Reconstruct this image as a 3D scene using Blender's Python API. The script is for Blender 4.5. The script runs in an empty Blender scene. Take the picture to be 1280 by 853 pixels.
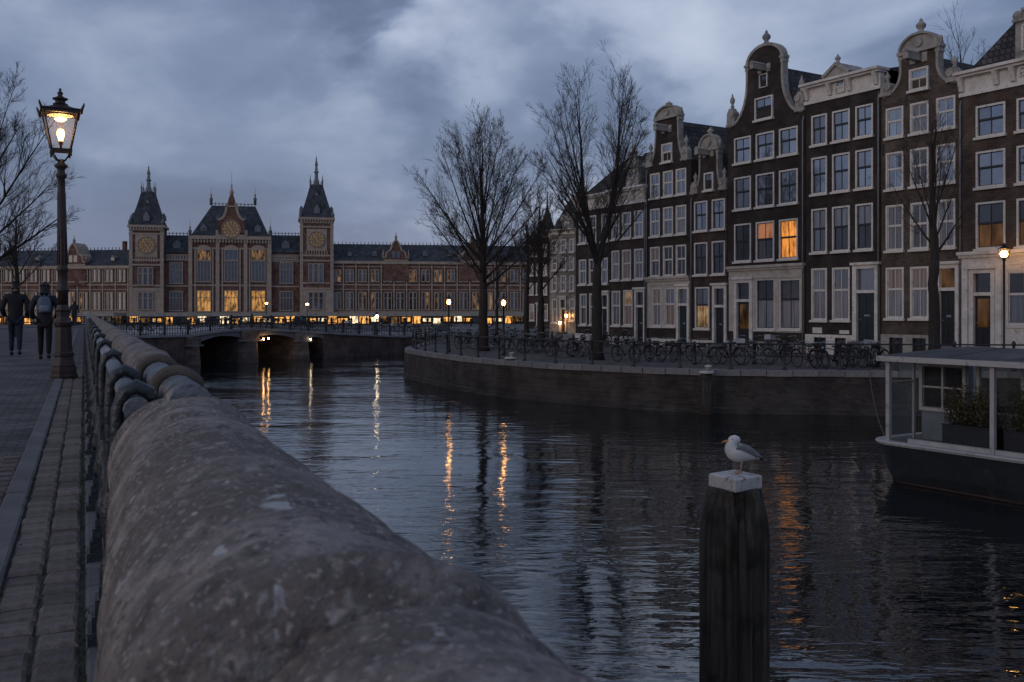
import bpy, math, random
from mathutils import Vector, Matrix, noise
SC = bpy.context.scene
COL = SC.collection
R = math.radians
PI = math.pi
F, HY, EYE = 1200.0, 388.0, 1.1

# ------------------------------------------------------------------ camera
cam_d = bpy.data.cameras.new("camera")
cam = bpy.data.objects.new("camera", cam_d)
COL.objects.link(cam)
cam.location = (0, 0, EYE)
cam.rotation_euler = (R(90), 0, 0)
cam_d.sensor_width = 36
cam_d.lens = 36 * F / 1280
cam_d.shift_y = (HY - 426.5) / 1280
cam_d.clip_start = 0.02
cam_d.clip_end = 9000
cam_d.dof.use_dof = True
cam_d.dof.focus_distance = 24
cam_d.dof.aperture_fstop = 20
SC.camera = cam
SC.view_settings.view_transform = 'Standard'
SC.view_settings.look = 'None'
SC.view_settings.exposure = 0.0
SC.view_settings.gamma = 1
SC.cycles.use_denoising = True
SC.cycles.max_bounces = 6
SC.cycles.diffuse_bounces = 2
SC.cycles.glossy_bounces = 3
SC.cycles.transparent_max_bounces = 8
SC.cycles.sample_clamp_indirect = 6
SC.cycles.caustics_reflective = False
SC.cycles.caustics_refractive = False

# ------------------------------------------------------------------ world and sun
SUN_EL, SUN_AZ = 3.0, 230.0          # low, behind the camera's left shoulder, behind cloud
W = bpy.data.worlds.new("World")
SC.world = W
W.use_nodes = True
wn, wl = W.node_tree.nodes, W.node_tree.links
wn.clear()
def node(nt, typ, **kw):
    n = nt.nodes.new(typ)
    for k, v in kw.items():
        if k.startswith('i_'):
            n.inputs[k[2:].replace('_', ' ')].default_value = v
        else:
            setattr(n, k, v)
    return n
def ramp(nt, stops, interp='LINEAR'):
    n = nt.nodes.new('ShaderNodeValToRGB')
    n.color_ramp.interpolation = interp
    e = n.color_ramp.elements
    while len(e) < len(stops):
        e.new(0.5)
    for el, (p, c) in zip(e, stops):
        el.position = p
        el.color = (c[0], c[1], c[2], 1) if not isinstance(c, (int, float)) else (c, c, c, 1)
    return n
nt = W.node_tree
sky = node(nt, 'ShaderNodeTexSky')
sky.sky_type = 'NISHITA'
sky.sun_disc = False
sky.sun_elevation = R(SUN_EL)
sky.sun_rotation = R(SUN_AZ)
sky.air_density = 1.2
sky.dust_density = 1.5
sky.ozone_density = 3.0
tc = node(nt, 'ShaderNodeTexCoord')
def vec(px, py):                      # direction of a place in the sky
    return Vector(((px - 640) / F, 1, (HY - py) / F)).normalized()
mp = node(nt, 'ShaderNodeMapping')
mp.inputs['Scale'].default_value = (1.0, 1.0, 1.8)
mp.inputs['Location'].default_value = (0.35, 0.2, 0.13)
wl.new(tc.outputs['Generated'], mp.inputs['Vector'])
n1 = node(nt, 'ShaderNodeTexNoise', i_Scale=2.7, i_Detail=8.0, i_Roughness=0.50, i_Distortion=0.25)
n2 = node(nt, 'ShaderNodeTexNoise', i_Scale=6.5, i_Detail=7.0, i_Roughness=0.52, i_Distortion=0.3)
wl.new(mp.outputs[0], n1.inputs['Vector'])
wl.new(mp.outputs[0], n2.inputs['Vector'])
def math_(op, a, b=None, c=None):
    n = nt.nodes.new('ShaderNodeMath'); n.operation = op
    for i, x in enumerate((a, b, c)):
        if x is None: continue
        if isinstance(x, (int, float)): n.inputs[i].default_value = x
        else: nt.links.new(x, n.inputs[i])
    return n.outputs[0]
def gapspot(px, py, width):           # a thin place in the cloud sheet
    d = vec(px, py)
    vm = node(nt, 'ShaderNodeVectorMath', operation='DOT_PRODUCT')
    wl.new(tc.outputs['Generated'], vm.inputs[0]); vm.inputs[1].default_value = d
    return math_('POWER', math_('MAXIMUM', vm.outputs['Value'], 0.0), 1.0 / width)
def sstep(x, lo, hi):
    n = node(nt, 'ShaderNodeMapRange', interpolation_type='SMOOTHSTEP'); n.inputs[1].default_value = lo; n.inputs[2].default_value = hi; nt.links.new(x, n.inputs[0]); return n.outputs[0]
edge = sstep(n2.outputs['Fac'], .40, .56)          # torn edges of the cloud sheets
g = math_('ADD', math_('MULTIPLY', math_('MULTIPLY', gapspot(500, 40, .0034), edge), 0.30), math_('MULTIPLY', gapspot(610, 118, .0016), 0.22))
g = math_('ADD', g, math_('MULTIPLY', math_('MULTIPLY', gapspot(664, 146, .00007), n2.outputs['Fac']), 0.26))
g = math_('ADD', g, math_('MULTIPLY', gapspot(860, 60, .03), 0.10))
g = math_('SUBTRACT', g, math_('MULTIPLY', gapspot(340, 90, .008), 0.15))
g = math_('SUBTRACT', g, math_('MULTIPLY', gapspot(520, 120, .0010), 0.20))
dens = math_('ADD', math_('MULTIPLY', n1.outputs['Fac'], 0.95), math_('MULTIPLY', n2.outputs['Fac'], 0.42))
dens = math_('SUBTRACT', dens, 0.185)
dens = math_('ADD', dens, math_('MULTIPLY', math_('SUBTRACT', sstep(n1.outputs['Fac'], .47, .55), .5), .10))
val = math_('ADD', dens, g)
CLOUD = ramp(nt, [(0.26, (.083, .106, .174)), (0.43, (.114, .146, .232)), (0.56, (.160, .198, .300)), (0.72, (.275, .318, .42)), (0.95, (.47, .51, .60))])
wl.new(val, CLOUD.inputs[0])
# a faint mauve lift towards the horizon, all the way round
sx = node(nt, 'ShaderNodeSeparateXYZ'); wl.new(tc.outputs['Generated'], sx.inputs[0])
hz = ramp(nt, [(0.0, 1.0), (0.22, 0.0)]); wl.new(sx.outputs['Z'], hz.inputs[0])
mixh = node(nt, 'ShaderNodeMix', data_type='RGBA'); mixh.inputs[7].default_value = (.20, .212, .29, 1)
wl.new(math_('MULTIPLY', hz.outputs[0], 0.35), mixh.inputs[0]); wl.new(CLOUD.outputs[0], mixh.inputs[6])
bgc = node(nt, 'ShaderNodeBackground', i_Strength=1.3); wl.new(mixh.outputs[2], bgc.inputs[0])
bgs = node(nt, 'ShaderNodeBackground', i_Strength=0.03); wl.new(sky.outputs[0], bgs.inputs[0])
add = node(nt, 'ShaderNodeAddShader'); wl.new(bgc.outputs[0], add.inputs[0]); wl.new(bgs.outputs[0], add.inputs[1])
wo = node(nt, 'ShaderNodeOutputWorld'); wl.new(add.outputs[0], wo.inputs[0])
sun_d = bpy.data.lights.new("sun", 'SUN')
sun_d.energy = 0.5
sun_d.angle = R(40)
sun_d.color = (1, .84, .70)
sun = bpy.data.objects.new("sun", sun_d); COL.objects.link(sun)
_az = R(SUN_AZ)
sdir = Vector((math.sin(_az), math.cos(_az), math.tan(R(14))))
sun.rotation_euler = sdir.to_track_quat('Z', 'Y').to_euler()

# ------------------------------------------------------------------ materials
def new_mat(name):
    m = bpy.data.materials.new(name); m.use_nodes = True
    nt = m.node_tree; nt.nodes.clear()
    out = nt.nodes.new('ShaderNodeOutputMaterial')
    b = nt.nodes.new('ShaderNodeBsdfPrincipled')
    nt.links.new(b.outputs[0], out.inputs[0])
    return m, nt, b, out
def sc3(c, k): return (min(1, c[0]*k), min(1, c[1]*k), min(1, c[2]*k))
def mat(name, col, rough=.7, var=.25, scale=3.0, bump=0.0, bscale=40.0, spec=.35, metal=0.0, stretch=(1, 1, 1), spots=None, rnd=0.0, bdist=.02):
    m, nt, b, out = new_mat(name)
    L = nt.links
    tc = node(nt, 'ShaderNodeTexCoord')
    mp = node(nt, 'ShaderNodeMapping'); mp.inputs['Scale'].default_value = stretch
    L.new(tc.outputs['Object'], mp.inputs[0])
    n = node(nt, 'ShaderNodeTexNoise', i_Scale=scale, i_Detail=5.0, i_Roughness=.6)
    L.new(mp.outputs[0], n.inputs['Vector'])
    r = ramp(nt, [(.3, sc3(col, 1 - var)), (.7, sc3(col, 1 + var))]); L.new(n.outputs['Fac'], r.inputs[0])
    c = r.outputs[0]
    if rnd:
        oi = node(nt, 'ShaderNodeObjectInfo')
        mr = node(nt, 'ShaderNodeMapRange'); mr.inputs[3].default_value = 1 - rnd; mr.inputs[4].default_value = 1 + rnd
        L.new(oi.outputs['Random'], mr.inputs[0])
        mm = node(nt, 'ShaderNodeMix', data_type='RGBA', blend_type='MULTIPLY'); mm.inputs[0].default_value = 1
        L.new(c, mm.inputs[6]); L.new(mr.outputs[0], mm.inputs[7]); c = mm.outputs[2]
    for (sscale, lo, hi, scol) in (spots or ()):
        n3 = node(nt, 'ShaderNodeTexNoise', i_Scale=sscale, i_Detail=3.0, i_Roughness=.55)
        L.new(tc.outputs['Object'], n3.inputs['Vector'])
        r3 = ramp(nt, [(lo, 0.0), (hi, 1.0)]); L.new(n3.outputs['Fac'], r3.inputs[0])
        mx = node(nt, 'ShaderNodeMix', data_type='RGBA'); mx.inputs[7].default_value = (*scol, 1)
        L.new(r3.outputs[0], mx.inputs[0]); L.new(c, mx.inputs[6]); c = mx.outputs[2]
    L.new(c, b.inputs['Base Color'])
    b.inputs['Roughness'].default_value = rough
    b.inputs['Metallic'].default_value = metal
    b.inputs['Specular IOR Level'].default_value = spec
    if bump:
        n2 = node(nt, 'ShaderNodeTexNoise', i_Scale=bscale, i_Detail=4.0, i_Roughness=.6)
        L.new(mp.outputs[0], n2.inputs['Vector'])
        bp = node(nt, 'ShaderNodeBump', i_Strength=bump, i_Distance=bdist)
        L.new(n2.outputs['Fac'], bp.inputs['Height']); L.new(bp.outputs[0], b.inputs['Normal'])
    return m
def brick_mat(name, col, mortar, bw=.22, bh=.065, ms=.009, var=.3, rough=.85, horizontal=False, bump=.5, row_off=.5):
    m, nt, b, out = new_mat(name)
    L = nt.links
    tc = node(nt, 'ShaderNodeTexCoord')
    sp = node(nt, 'ShaderNodeSeparateXYZ'); L.new(tc.outputs['Object'], sp.inputs[0])
    cb = node(nt, 'ShaderNodeCombineXYZ')
    if horizontal:
        L.new(sp.outputs[0], cb.inputs[0]); L.new(sp.outputs[1], cb.inputs[1])
    else:
        ad = node(nt, 'ShaderNodeMath', operation='ADD'); L.new(sp.outputs[0], ad.inputs[0]); L.new(sp.outputs[1], ad.inputs[1])
        L.new(ad.outputs[0], cb.inputs[0]); L.new(sp.outputs[2], cb.inputs[1])
    br = node(nt, 'ShaderNodeTexBrick', i_Scale=1.0)
    br.offset = row_off
    br.inputs['Brick Width'].default_value = bw; br.inputs['Row Height'].default_value = bh
    br.inputs['Mortar Size'].default_value = ms; br.inputs['Bias'].default_value = 0
    br.inputs['Color1'].default_value = (*sc3(col, 1 - var), 1); br.inputs['Color2'].default_value = (*sc3(col, 1 + var), 1)
    br.inputs['Mortar'].default_value = (*mortar, 1)
    L.new(cb.outputs[0], br.inputs['Vector'])
    n = node(nt, 'ShaderNodeTexNoise', i_Scale=.9, i_Detail=7.0, i_Roughness=.65); L.new(tc.outputs['Object'], n.inputs['Vector'])
    r = ramp(nt, [(.28, .42), (.5, .95), (.72, 1.7)]); L.new(n.outputs['Fac'], r.inputs[0])
    mm = node(nt, 'ShaderNodeMix', data_type='RGBA', blend_type='MULTIPLY'); mm.inputs[0].default_value = 1
    L.new(br.outputs['Color'], mm.inputs[6]); L.new(r.outputs[0], mm.inputs[7])
    # soot, washed-out and patched areas
    n5 = node(nt, 'ShaderNodeTexNoise', i_Scale=.45, i_Detail=8.0, i_Roughness=.7); L.new(tc.outputs['Object'], n5.inputs['Vector'])
    r5 = ramp(nt, [(.50, 0.0), (.74, .55)]); L.new(n5.outputs['Fac'], r5.inputs[0])
    mx5 = node(nt, 'ShaderNodeMix', data_type='RGBA'); mx5.inputs[7].default_value = (*[(.5*x+.05)*.8 for x in sc3(mortar, 1.1)], 1)
    L.new(r5.outputs[0], mx5.inputs[0]); L.new(mm.outputs[2], mx5.inputs[6])
    L.new(mx5.outputs[2], b.inputs['Base Color'])
    b.inputs['Roughness'].default_value = rough; b.inputs['Specular IOR Level'].default_value = .25
    bp = node(nt, 'ShaderNodeBump', i_Strength=bump, i_Distance=.01); bp.invert = True
    L.new(br.outputs['Fac'], bp.inputs['Height']); L.new(bp.outputs[0], b.inputs['Normal'])
    return m
def emit_mat(name, col, strength, pattern=None):
    m, nt, b, out = new_mat(name)
    L = nt.links
    e = node(nt, 'ShaderNodeEmission', i_Strength=strength)
    e.inputs[0].default_value = (*col, 1)
    if pattern:
        sc_, lo, hi, dark = pattern
        tc = node(nt, 'ShaderNodeTexCoord'); oi = node(nt, 'ShaderNodeObjectInfo')
        ad = node(nt, 'ShaderNodeVectorMath', operation='ADD')
        L.new(tc.outputs['Object'], ad.inputs[0]); L.new(oi.outputs['Location'], ad.inputs[1])
        mp = node(nt, 'ShaderNodeMapping'); mp.inputs['Scale'].default_value = (1.6, 1.6, .55); L.new(ad.outputs[0], mp.inputs[0])
        n = node(nt, 'ShaderNodeTexNoise', i_Scale=sc_, i_Detail=3.0); L.new(mp.outputs[0], n.inputs['Vector'])
        r = ramp(nt, [(lo, sc3(col, dark)), (hi, col)]); L.new(n.outputs['Fac'], r.inputs[0]); L.new(r.outputs[0], e.inputs[0])
    gl = node(nt, 'ShaderNodeBsdfGlossy', i_Roughness=.05); gl.inputs[0].default_value = (.5, .5, .5, 1)
    fr = node(nt, 'ShaderNodeFresnel', i_IOR=1.5)
    mx = node(nt, 'ShaderNodeMixShader'); L.new(fr.outputs[0], mx.inputs[0]); L.new(e.outputs[0], mx.inputs[1]); L.new(gl.outputs[0], mx.inputs[2])
    L.new((mx if pattern else e).outputs[0], out.inputs[0])
    return m
def pane_mat(name, col, refl, rough=.03, drape=False, tint=(.8, .85, .95)):
    """Window glass with a dark room or a curtain behind it."""
    m, nt, b, out = new_mat(name)
    L = nt.links
    tc = node(nt, 'ShaderNodeTexCoord'); oi = node(nt, 'ShaderNodeObjectInfo')
    ad = node(nt, 'ShaderNodeVectorMath', operation='ADD')
    L.new(tc.outputs['Object'], ad.inputs[0]); L.new(oi.outputs['Location'], ad.inputs[1])
    mp = node(nt, 'ShaderNodeMapping'); mp.inputs['Scale'].default_value = (9, 9, .35) if drape else (2, 2, 2)
    L.new(ad.outputs[0], mp.inputs[0])
    n = node(nt, 'ShaderNodeTexNoise', i_Scale=1.0, i_Detail=3.0); L.new(mp.outputs[0], n.inputs['Vector'])
    r = ramp(nt, [(.3, sc3(col, .45)), (.7, sc3(col, 1.4))]); L.new(n.outputs['Fac'], r.inputs[0])
    L.new(r.outputs[0], b.inputs['Base Color']); b.inputs['Roughness'].default_value = .9; b.inputs['Specular IOR Level'].default_value = 0
    gl = node(nt, 'ShaderNodeBsdfGlossy', i_Roughness=rough); gl.inputs[0].default_value = (*tint, 1)
    nb = node(nt, 'ShaderNodeTexNoise', i_Scale=3.0, i_Detail=1.0); L.new(ad.outputs[0], nb.inputs['Vector'])
    bp = node(nt, 'ShaderNodeBump', i_Strength=.06, i_Distance=.03); L.new(nb.outputs['Fac'], bp.inputs['Height']); L.new(bp.outputs[0], gl.inputs['Normal'])
    mx = node(nt, 'ShaderNodeMixShader'); mx.inputs[0].default_value = refl
    mr = node(nt, 'ShaderNodeMapRange'); mr.inputs[3].default_value = refl * .75; mr.inputs[4].default_value = refl * 1.2
    L.new(oi.outputs['Random'], mr.inputs[0]); L.new(mr.outputs[0], mx.inputs[0])
    L.new(b.outputs[0], mx.inputs[1]); L.new(gl.outputs[0], mx.inputs[2]); L.new(mx.outputs[0], out.inputs[0])
    return m
def glass_mat(name, clear=.85, tint=(.9, .92, .9), haze=(.6, .6, .6)):
    m, nt, b, out = new_mat(name)
    L = nt.links
    tr = node(nt, 'ShaderNodeBsdfTransparent'); tr.inputs[0].default_value = (*tint, 1)
    tl = node(nt, 'ShaderNodeBsdfTranslucent'); tl.inputs[0].default_value = (*haze, 1)
    gl = node(nt, 'ShaderNodeBsdfGlossy', i_Roughness=.04)
    m1 = node(nt, 'ShaderNodeMixShader'); m1.inputs[0].default_value = 1 - clear; L.new(tr.outputs[0], m1.inputs[1]); L.new(tl.outputs[0], m1.inputs[2])
    fr = node(nt, 'ShaderNodeFresnel', i_IOR=1.45)
    ge = node(nt, 'ShaderNodeNewGeometry'); inv = node(nt, 'ShaderNodeMath', operation='SUBTRACT'); inv.inputs[0].default_value = 1.0; L.new(ge.outputs['Backfacing'], inv.inputs[1])
    mu = node(nt, 'ShaderNodeMath', operation='MULTIPLY'); L.new(fr.outputs[0], mu.inputs[0]); L.new(inv.outputs[0], mu.inputs[1])
    m2 = node(nt, 'ShaderNodeMixShader'); L.new(mu.outputs[0], m2.inputs[0]); L.new(m1.outputs[0], m2.inputs[1]); L.new(gl.outputs[0], m2.inputs[2])
    L.new(m2.outputs[0], out.inputs[0])
    return m

M = {}
M['brick_black'] = brick_mat('brick_black', (.034, .025, .022), (.055, .048, .044))
M['brick_brown'] = brick_mat('brick_brown', (.072, .048, .038), (.10, .082, .072))
M['brick_dark'] = brick_mat('brick_dark', (.050, .032, .027), (.075, .062, .055))
M['brick_grey'] = brick_mat('brick_grey', (.080, .058, .046), (.11, .094, .08))
M['brick_pale'] = brick_mat('brick_pale', (.30, .27, .25), (.30, .28, .26))
M['brick_red'] = brick_mat('brick_red', (.165, .076, .057), (.14, .105, .09), bw=.5, bh=.16, ms=.02)
M['brick_quay'] = brick_mat('brick_quay', (.062, .047, .040), (.06, .055, .05), bw=.24, bh=.075, ms=.012, var=.35)
M['white_paint'] = mat('white_paint', (.63, .595, .55), .55, .18, 2.5, spots=[(1.3, .55, .8, (.38, .35, .31)), (6, .60, .74, (.34, .31, .28))])
M['stone_trim'] = mat('stone_trim', (.33, .31, .28), .75, .2, 3, .2, 30, spots=[(2.0, .50, .72, (.17, .16, .145))])
M['shop_paint'] = mat('shop_paint', (.44, .40, .355), .55, .2, 2.5, spots=[(1.3, .55, .8, (.27, .24, .21))])
M['stone_station'] = mat('stone_station', (.35, .285, .23), .8, .2, 1.5)
M['sash_dark'] = mat('sash_dark', (.03, .032, .035), .4, .2)
M['door_green'] = mat('door_green', (.012, .024, .028), .3, .2, spec=.5)
M['door_black'] = mat('door_black', (.016, .015, .018), .3, .2, spec=.5)
M['tile_dark'] = brick_mat('tile_dark', (.070, .060, .060), (.02, .02, .02), bw=.26, bh=.3, ms=.03, bump=1)
M['slate'] = brick_mat('slate', (.060, .068, .080), (.03, .034, .04), bw=.4, bh=.3, ms=.02, var=.25)
M['lead'] = mat('lead', (.16, .17, .18), .5, .2, spec=.4)
M['iron'] = mat('iron', (.018, .019, .022), .45, .3, 8, .3, 60, spec=.5)
M['iron_rail'] = mat('iron_rail', (.020, .026, .032), .38, .35, 9, .4, 45, spec=.6, spots=[(14, .6, .72, (.08, .05, .035))])
M['pipe'] = mat('pipe', (.165, .175, .19), .38, .3, 14, .25, 60, metal=.55, spots=[(20, .58, .7, (.10, .07, .05))])
M['lamp_iron'] = mat('lamp_iron', (.035, .022, .018), .5, .35, 7, .3, 40, spec=.45)
M['stone_kerb'] = mat('stone_kerb', (.13, .122, .125), .8, .3, 2.2, .4, 35, rnd=.15, spots=[(5, .56, .7, (.12, .12, .11))])
M['coping'] = mat('coping', (.20, .19, .185), .8, .25, 2.0, .3, 25, rnd=.15, spots=[(3, .55, .7, (.12, .115, .10))])
M['paver'] = mat('paver', (.150, .124, .110), .75, .35, 6, .6, 60, rnd=.28, spots=[(9, .6, .75, (.06, .06, .05))])
M['road_brick'] = mat('road_brick', (.125, .098, .090), .75, .35, 6, .5, 60, rnd=.25)
M['joint'] = mat('joint', (.055, .055, .045), .95, .4, 12, .5, 60, spots=[(8, .55, .7, (.035, .045, .02))])
M['street'] = brick_mat('street', (.115, .098, .10), (.055, .055, .05), bw=.2, bh=.1, ms=.012, horizontal=True)
M['quay_paving'] = brick_mat('quay_paving', (.115, .10, .098), (.06, .055, .05), bw=.21, bh=.11, ms=.014, horizontal=True)
M['plaza'] = mat('plaza', (.10, .095, .095), .85, .25, .3)
M['bark'] = mat('bark', (.034, .028, .024), .9, .35, 4, .9, 14, stretch=(3, 3, .6))
M['twig'] = mat('twig', (.052, .042, .036), .9, .3, 2)
M['rubber'] = mat('rubber', (.012, .012, .013), .7, .2)
M['chrome'] = mat('chrome', (.35, .36, .38), .3, .1, metal=.9)
BIKE_COLS = [(.012, .012, .014), (.02, .03, .05), (.05, .012, .012), (.16, .16, .17), (.02, .04, .03)]
for i, c in enumerate(BIKE_COLS): M['bike%d' % i] = mat('bike_paint', c, .35, .15, spec=.5)
M['pane_sky'] = pane_mat('pane_sky', (.055, .055, .062), .33)
M['pane_mid'] = pane_mat('pane_mid', (.085, .082, .085), .22, .20, drape=True)
M['pane_curtain'] = pane_mat('pane_curtain', (.18, .176, .18), .16, .24, drape=True)
M['pane_dark'] = pane_mat('pane_dark', (.025, .023, .022), .12, .22)
M['pane_tan'] = pane_mat('pane_tan', (.27, .19, .14), .13, .24, drape=True)
M['lit'] = emit_mat('lit', (1.0, .36, .075), 1.15, (2.6, .32, .62, .22))
M['lit_pink'] = emit_mat('lit_pink', (1.0, .42, .22), .36, (2.0, .3, .6, .25))
M['lit_dim'] = emit_mat('lit_dim', (.9, .42, .16), .13, (1.2, .36, .7, .10))
M['lit_cream'] = emit_mat('lit_cream', (1, .62, .30), .36, (3.0, .35, .65, .2))
M['lit_station'] = emit_mat('lit_station', (1.0, .48, .13), .62, (1.6, .36, .62, .12))
M['lit_station_dim'] = emit_mat('lit_station_dim', (1.0, .54, .22), .30, (1.2, .42, .7, .05))
M['lit_shop'] = emit_mat('lit_shop', (1.0, .47, .12), 1.5, (1.5, .36, .6, .08))
M['lit_shop_pale'] = emit_mat('lit_shop_pale', (1.0, .78, .50), 1.7, (1.5, .36, .6, .2))
M['bulb'] = emit_mat('bulb', (1.0, .56, .19), 8)
M['bulb_far'] = emit_mat('bulb_far', (1.0, .50, .16), 30)
M['bulb_bridge'] = emit_mat('bulb_bridge', (1.0, .50, .16), 75)
M['bulb_pale'] = emit_mat('bulb_pale', (1.0, .80, .55), 34)
M['lamp_glass'] = glass_mat('lamp_glass', .97, (.97, .93, .87), (1.0, .70, .38))
M['glass'] = glass_mat('glass', .93)
M['pane_station'] = pane_mat('pane_station', (.05, .055, .075), .10)

# ------------------------------------------------------------------ mesh building
class MB:
    def __init__(s): s.v = []; s.f = []; s.m = []; s.s = []
    def face(s, idx, mi=0, sm=False): s.f.append(tuple(idx)); s.m.append(mi); s.s.append(sm)
    def add(s, pts): b = len(s.v); s.v.extend(tuple(p) for p in pts); return b
    def box(s, x0, x1, y0, y1, z0, z1, mi=0):
        b = s.add([(x0,y0,z0),(x1,y0,z0),(x1,y1,z0),(x0,y1,z0),(x0,y0,z1),(x1,y0,z1),(x1,y1,z1),(x0,y1,z1)])
        for q in ((0,3,2,1),(4,5,6,7),(0,1,5,4),(1,2,6,5),(2,3,7,6),(3,0,4,7)): s.face([b+i for i in q], mi)
        return s
    def quad(s, a, b, c, d, mi=0): k = s.add([a, b, c, d]); s.face((k, k+1, k+2, k+3), mi); return s
    def prism(s, poly, y0, y1, mi=0):          # poly in (x, z), pushed along y
        n = len(poly); a = s.add([(x, y0, z) for x, z in poly]); b = s.add([(x, y1, z) for x, z in poly])
        s.face([a+i for i in range(n)], mi); s.face([b+n-1-i for i in range(n)], mi)
        for i in range(n): j = (i+1) % n; s.face((a+i, b+i, b+j, a+j), mi)
        return s
    def slab(s, poly, z0, z1, mi=0):           # poly in (x, y), pushed along z
        n = len(poly); a = s.add([(x, y, z0) for x, y in poly]); b = s.add([(x, y, z1) for x, y in poly])
        s.face([a+n-1-i for i in range(n)], mi); s.face([b+i for i in range(n)], mi)
        for i in range(n): j = (i+1) % n; s.face((a+i, a+j, b+j, b+i), mi)
        return s
    def rings(s, rs, mi=0, sm=True, cap=True, closed=True):
        base = [s.add(r) for r in rs]; n = len(rs[0])
        for k in range(len(rs)-1):
            a, b = base[k], base[k+1]
            for i in range(n if closed else n-1):
                j = (i+1) % n; s.face((a+i, a+j, b+j, b+i), mi, sm)
        if cap:
            s.face([base[0]+n-1-i for i in range(n)], mi); s.face([base[-1]+i for i in range(n)], mi)
        return s
    def tube(s, pts, r, n=6, mi=0, sm=True, cap=True):
        pts = [Vector(p) for p in pts]
        if not isinstance(r, (list, tuple)): r = [r]*len(pts)
        t0 = (pts[1]-pts[0]).normalized()
        up = Vector((0,0,1)) if abs(t0.z) < .9 else Vector((1,0,0))
        u = t0.cross(up).normalized(); rs = []
        for k, p in enumerate(pts):
            t = (pts[min(k+1, len(pts)-1)] - pts[max(k-1, 0)]).normalized()
            u = (u - t*u.dot(t)); u = u.normalized() if u.length > 1e-6 else t.orthogonal().normalized()
            w = t.cross(u)
            rs.append([p + (u*math.cos(2*PI*i/n) + w*math.sin(2*PI*i/n))*r[k] for i in range(n)])
        return s.rings(rs, mi, sm, cap)
    def lathe(s, prof, n=12, c=(0,0,0), mi=0, sm=True, rot=0.0, cap=True):   # prof: (r, z)
        return s.rings([[(c[0]+max(r,1e-4)*math.cos(rot+2*PI*i/n), c[1]+max(r,1e-4)*math.sin(rot+2*PI*i/n), c[2]+z) for i in range(n)] for r, z in prof], mi, sm, cap)
    def ribbon(s, pts, w, y0, y1, mi=0):       # strip of width w along a polyline in (x, z)
        L, Rr = [], []
        for k, (x, z) in enumerate(pts):
            a = pts[max(k-1,0)]; b = pts[min(k+1,len(pts)-1)]
            d = Vector((b[0]-a[0], b[1]-a[1])); d = d.normalized() if d.length > 1e-6 else Vector((1,0))
            L.append((x-d.y*w/2, z+d.x*w/2)); Rr.append((x+d.y*w/2, z-d.x*w/2))
        rs = [[(L[k][0], y0, L[k][1]), (L[k][0], y1, L[k][1]), (Rr[k][0], y1, Rr[k][1]), (Rr[k][0], y0, Rr[k][1])] for k in range(len(pts))]
        return s.rings(rs, mi, False, True)
    def mesh(s, name, mats):
        me = bpy.data.meshes.new(name)
        me.from_pydata([tuple(v) for v in s.v], [], s.f)
        for m in (mats if isinstance(mats, (list, tuple)) else [mats]): me.materials.append(m)
        if me.polygons:
            me.polygons.foreach_set('material_index', s.m); me.polygons.foreach_set('use_smooth', s.s)
        me.update()
        return me
    def build(s, name, mats, parent=None, loc=None, rz=0.0): return link(name, s.mesh(name, mats), parent, loc, rz)
def link(name, me, parent=None, loc=None, rz=0.0):
    o = bpy.data.objects.new(name, me); COL.objects.link(o)
    if parent is not None: o.parent = parent
    if loc is not None: o.location = loc
    if rz: o.rotation_euler = (0, 0, rz)
    return o
def tag(o, label=None, cat=None, group=None, kind=None):
    if label: o['label'] = label
    if cat: o['category'] = cat
    if group: o['group'] = group
    if kind: o['kind'] = kind
    return o
def thing(name, label, cat, loc=(0,0,0), rz=0.0, group=None):
    o = bpy.data.objects.new(name, None); COL.objects.link(o)
    o.location = loc; o.rotation_euler = (0, 0, rz); o.empty_display_size = .1
    return tag(o, label, cat, group)
def copy_tree(o, parent=None):
    c = o.copy(); COL.objects.link(c)
    if parent is not None: c.parent = parent
    for ch in KIDS.get(o.name, None) or [k for k in o.children]: copy_tree(ch, c)
    return c
KIDS = {}
def on_ground(px, py, z):                  # the point of a level surface seen at that place of the photograph
    Y = (EYE - z)*F/(py-HY); return Vector(((px-640)/F*Y, Y, z))
def at_depth(px, py, Y): return Vector(((px-640)/F*Y, Y, EYE-(py-HY)*Y/F))
class Plane:                               # an upright plane: local x along e, local y away from the canal
    def __init__(s, p, ang):
        s.p = Vector((p[0], p[1], 0)); s.a = ang; s.e = Vector((math.cos(ang), math.sin(ang), 0)); s.n = Vector((-math.sin(ang), math.cos(ang), 0))
    def s(s, px):
        u = (px-640)/F; return (u*s.p.y - s.p.x)/(s.e.x - u*s.e.y)
    def z(s, px, py): return EYE - (py-HY)*(s.p + s.e*s.s(px)).y/F
    def at(s, x, y=0, z=0): q = s.p + s.e*x + s.n*y; return Vector((q.x, q.y, z))
    def local(s, w): d = Vector((w[0], w[1], 0)) - s.p; return d.dot(s.e), d.dot(s.n)
QZ = -1.15     # right quay
WZ = -2.7      # water
PZ = -1.8      # station square
# ================================================================== the setting
FP = Plane((15.87, 46.0), math.atan2(-1, .617))          # the canal house fronts
LB = Plane((0, 0), math.atan2(.407, .913))               # the left bank: x across, y along the railing
BP = Plane((-22.3, 66.1), math.atan2(13.86, 10.44))      # the near face of the bridge
rng = random.Random(7)

def catmull(P, n=8):
    P = [Vector(p) for p in P]; out = []
    for i in range(len(P)-1):
        p0, p1, p2, p3 = P[max(i-1,0)], P[i], P[i+1], P[min(i+2,len(P)-1)]
        for k in range(n):
            t = k/n; out.append(.5*((2*p1)+(p2-p0)*t+(2*p0-5*p1+4*p2-p3)*t*t+(3*p1-p0-3*p2+p3)*t**3))
    out.append(P[-1]); return out

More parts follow.
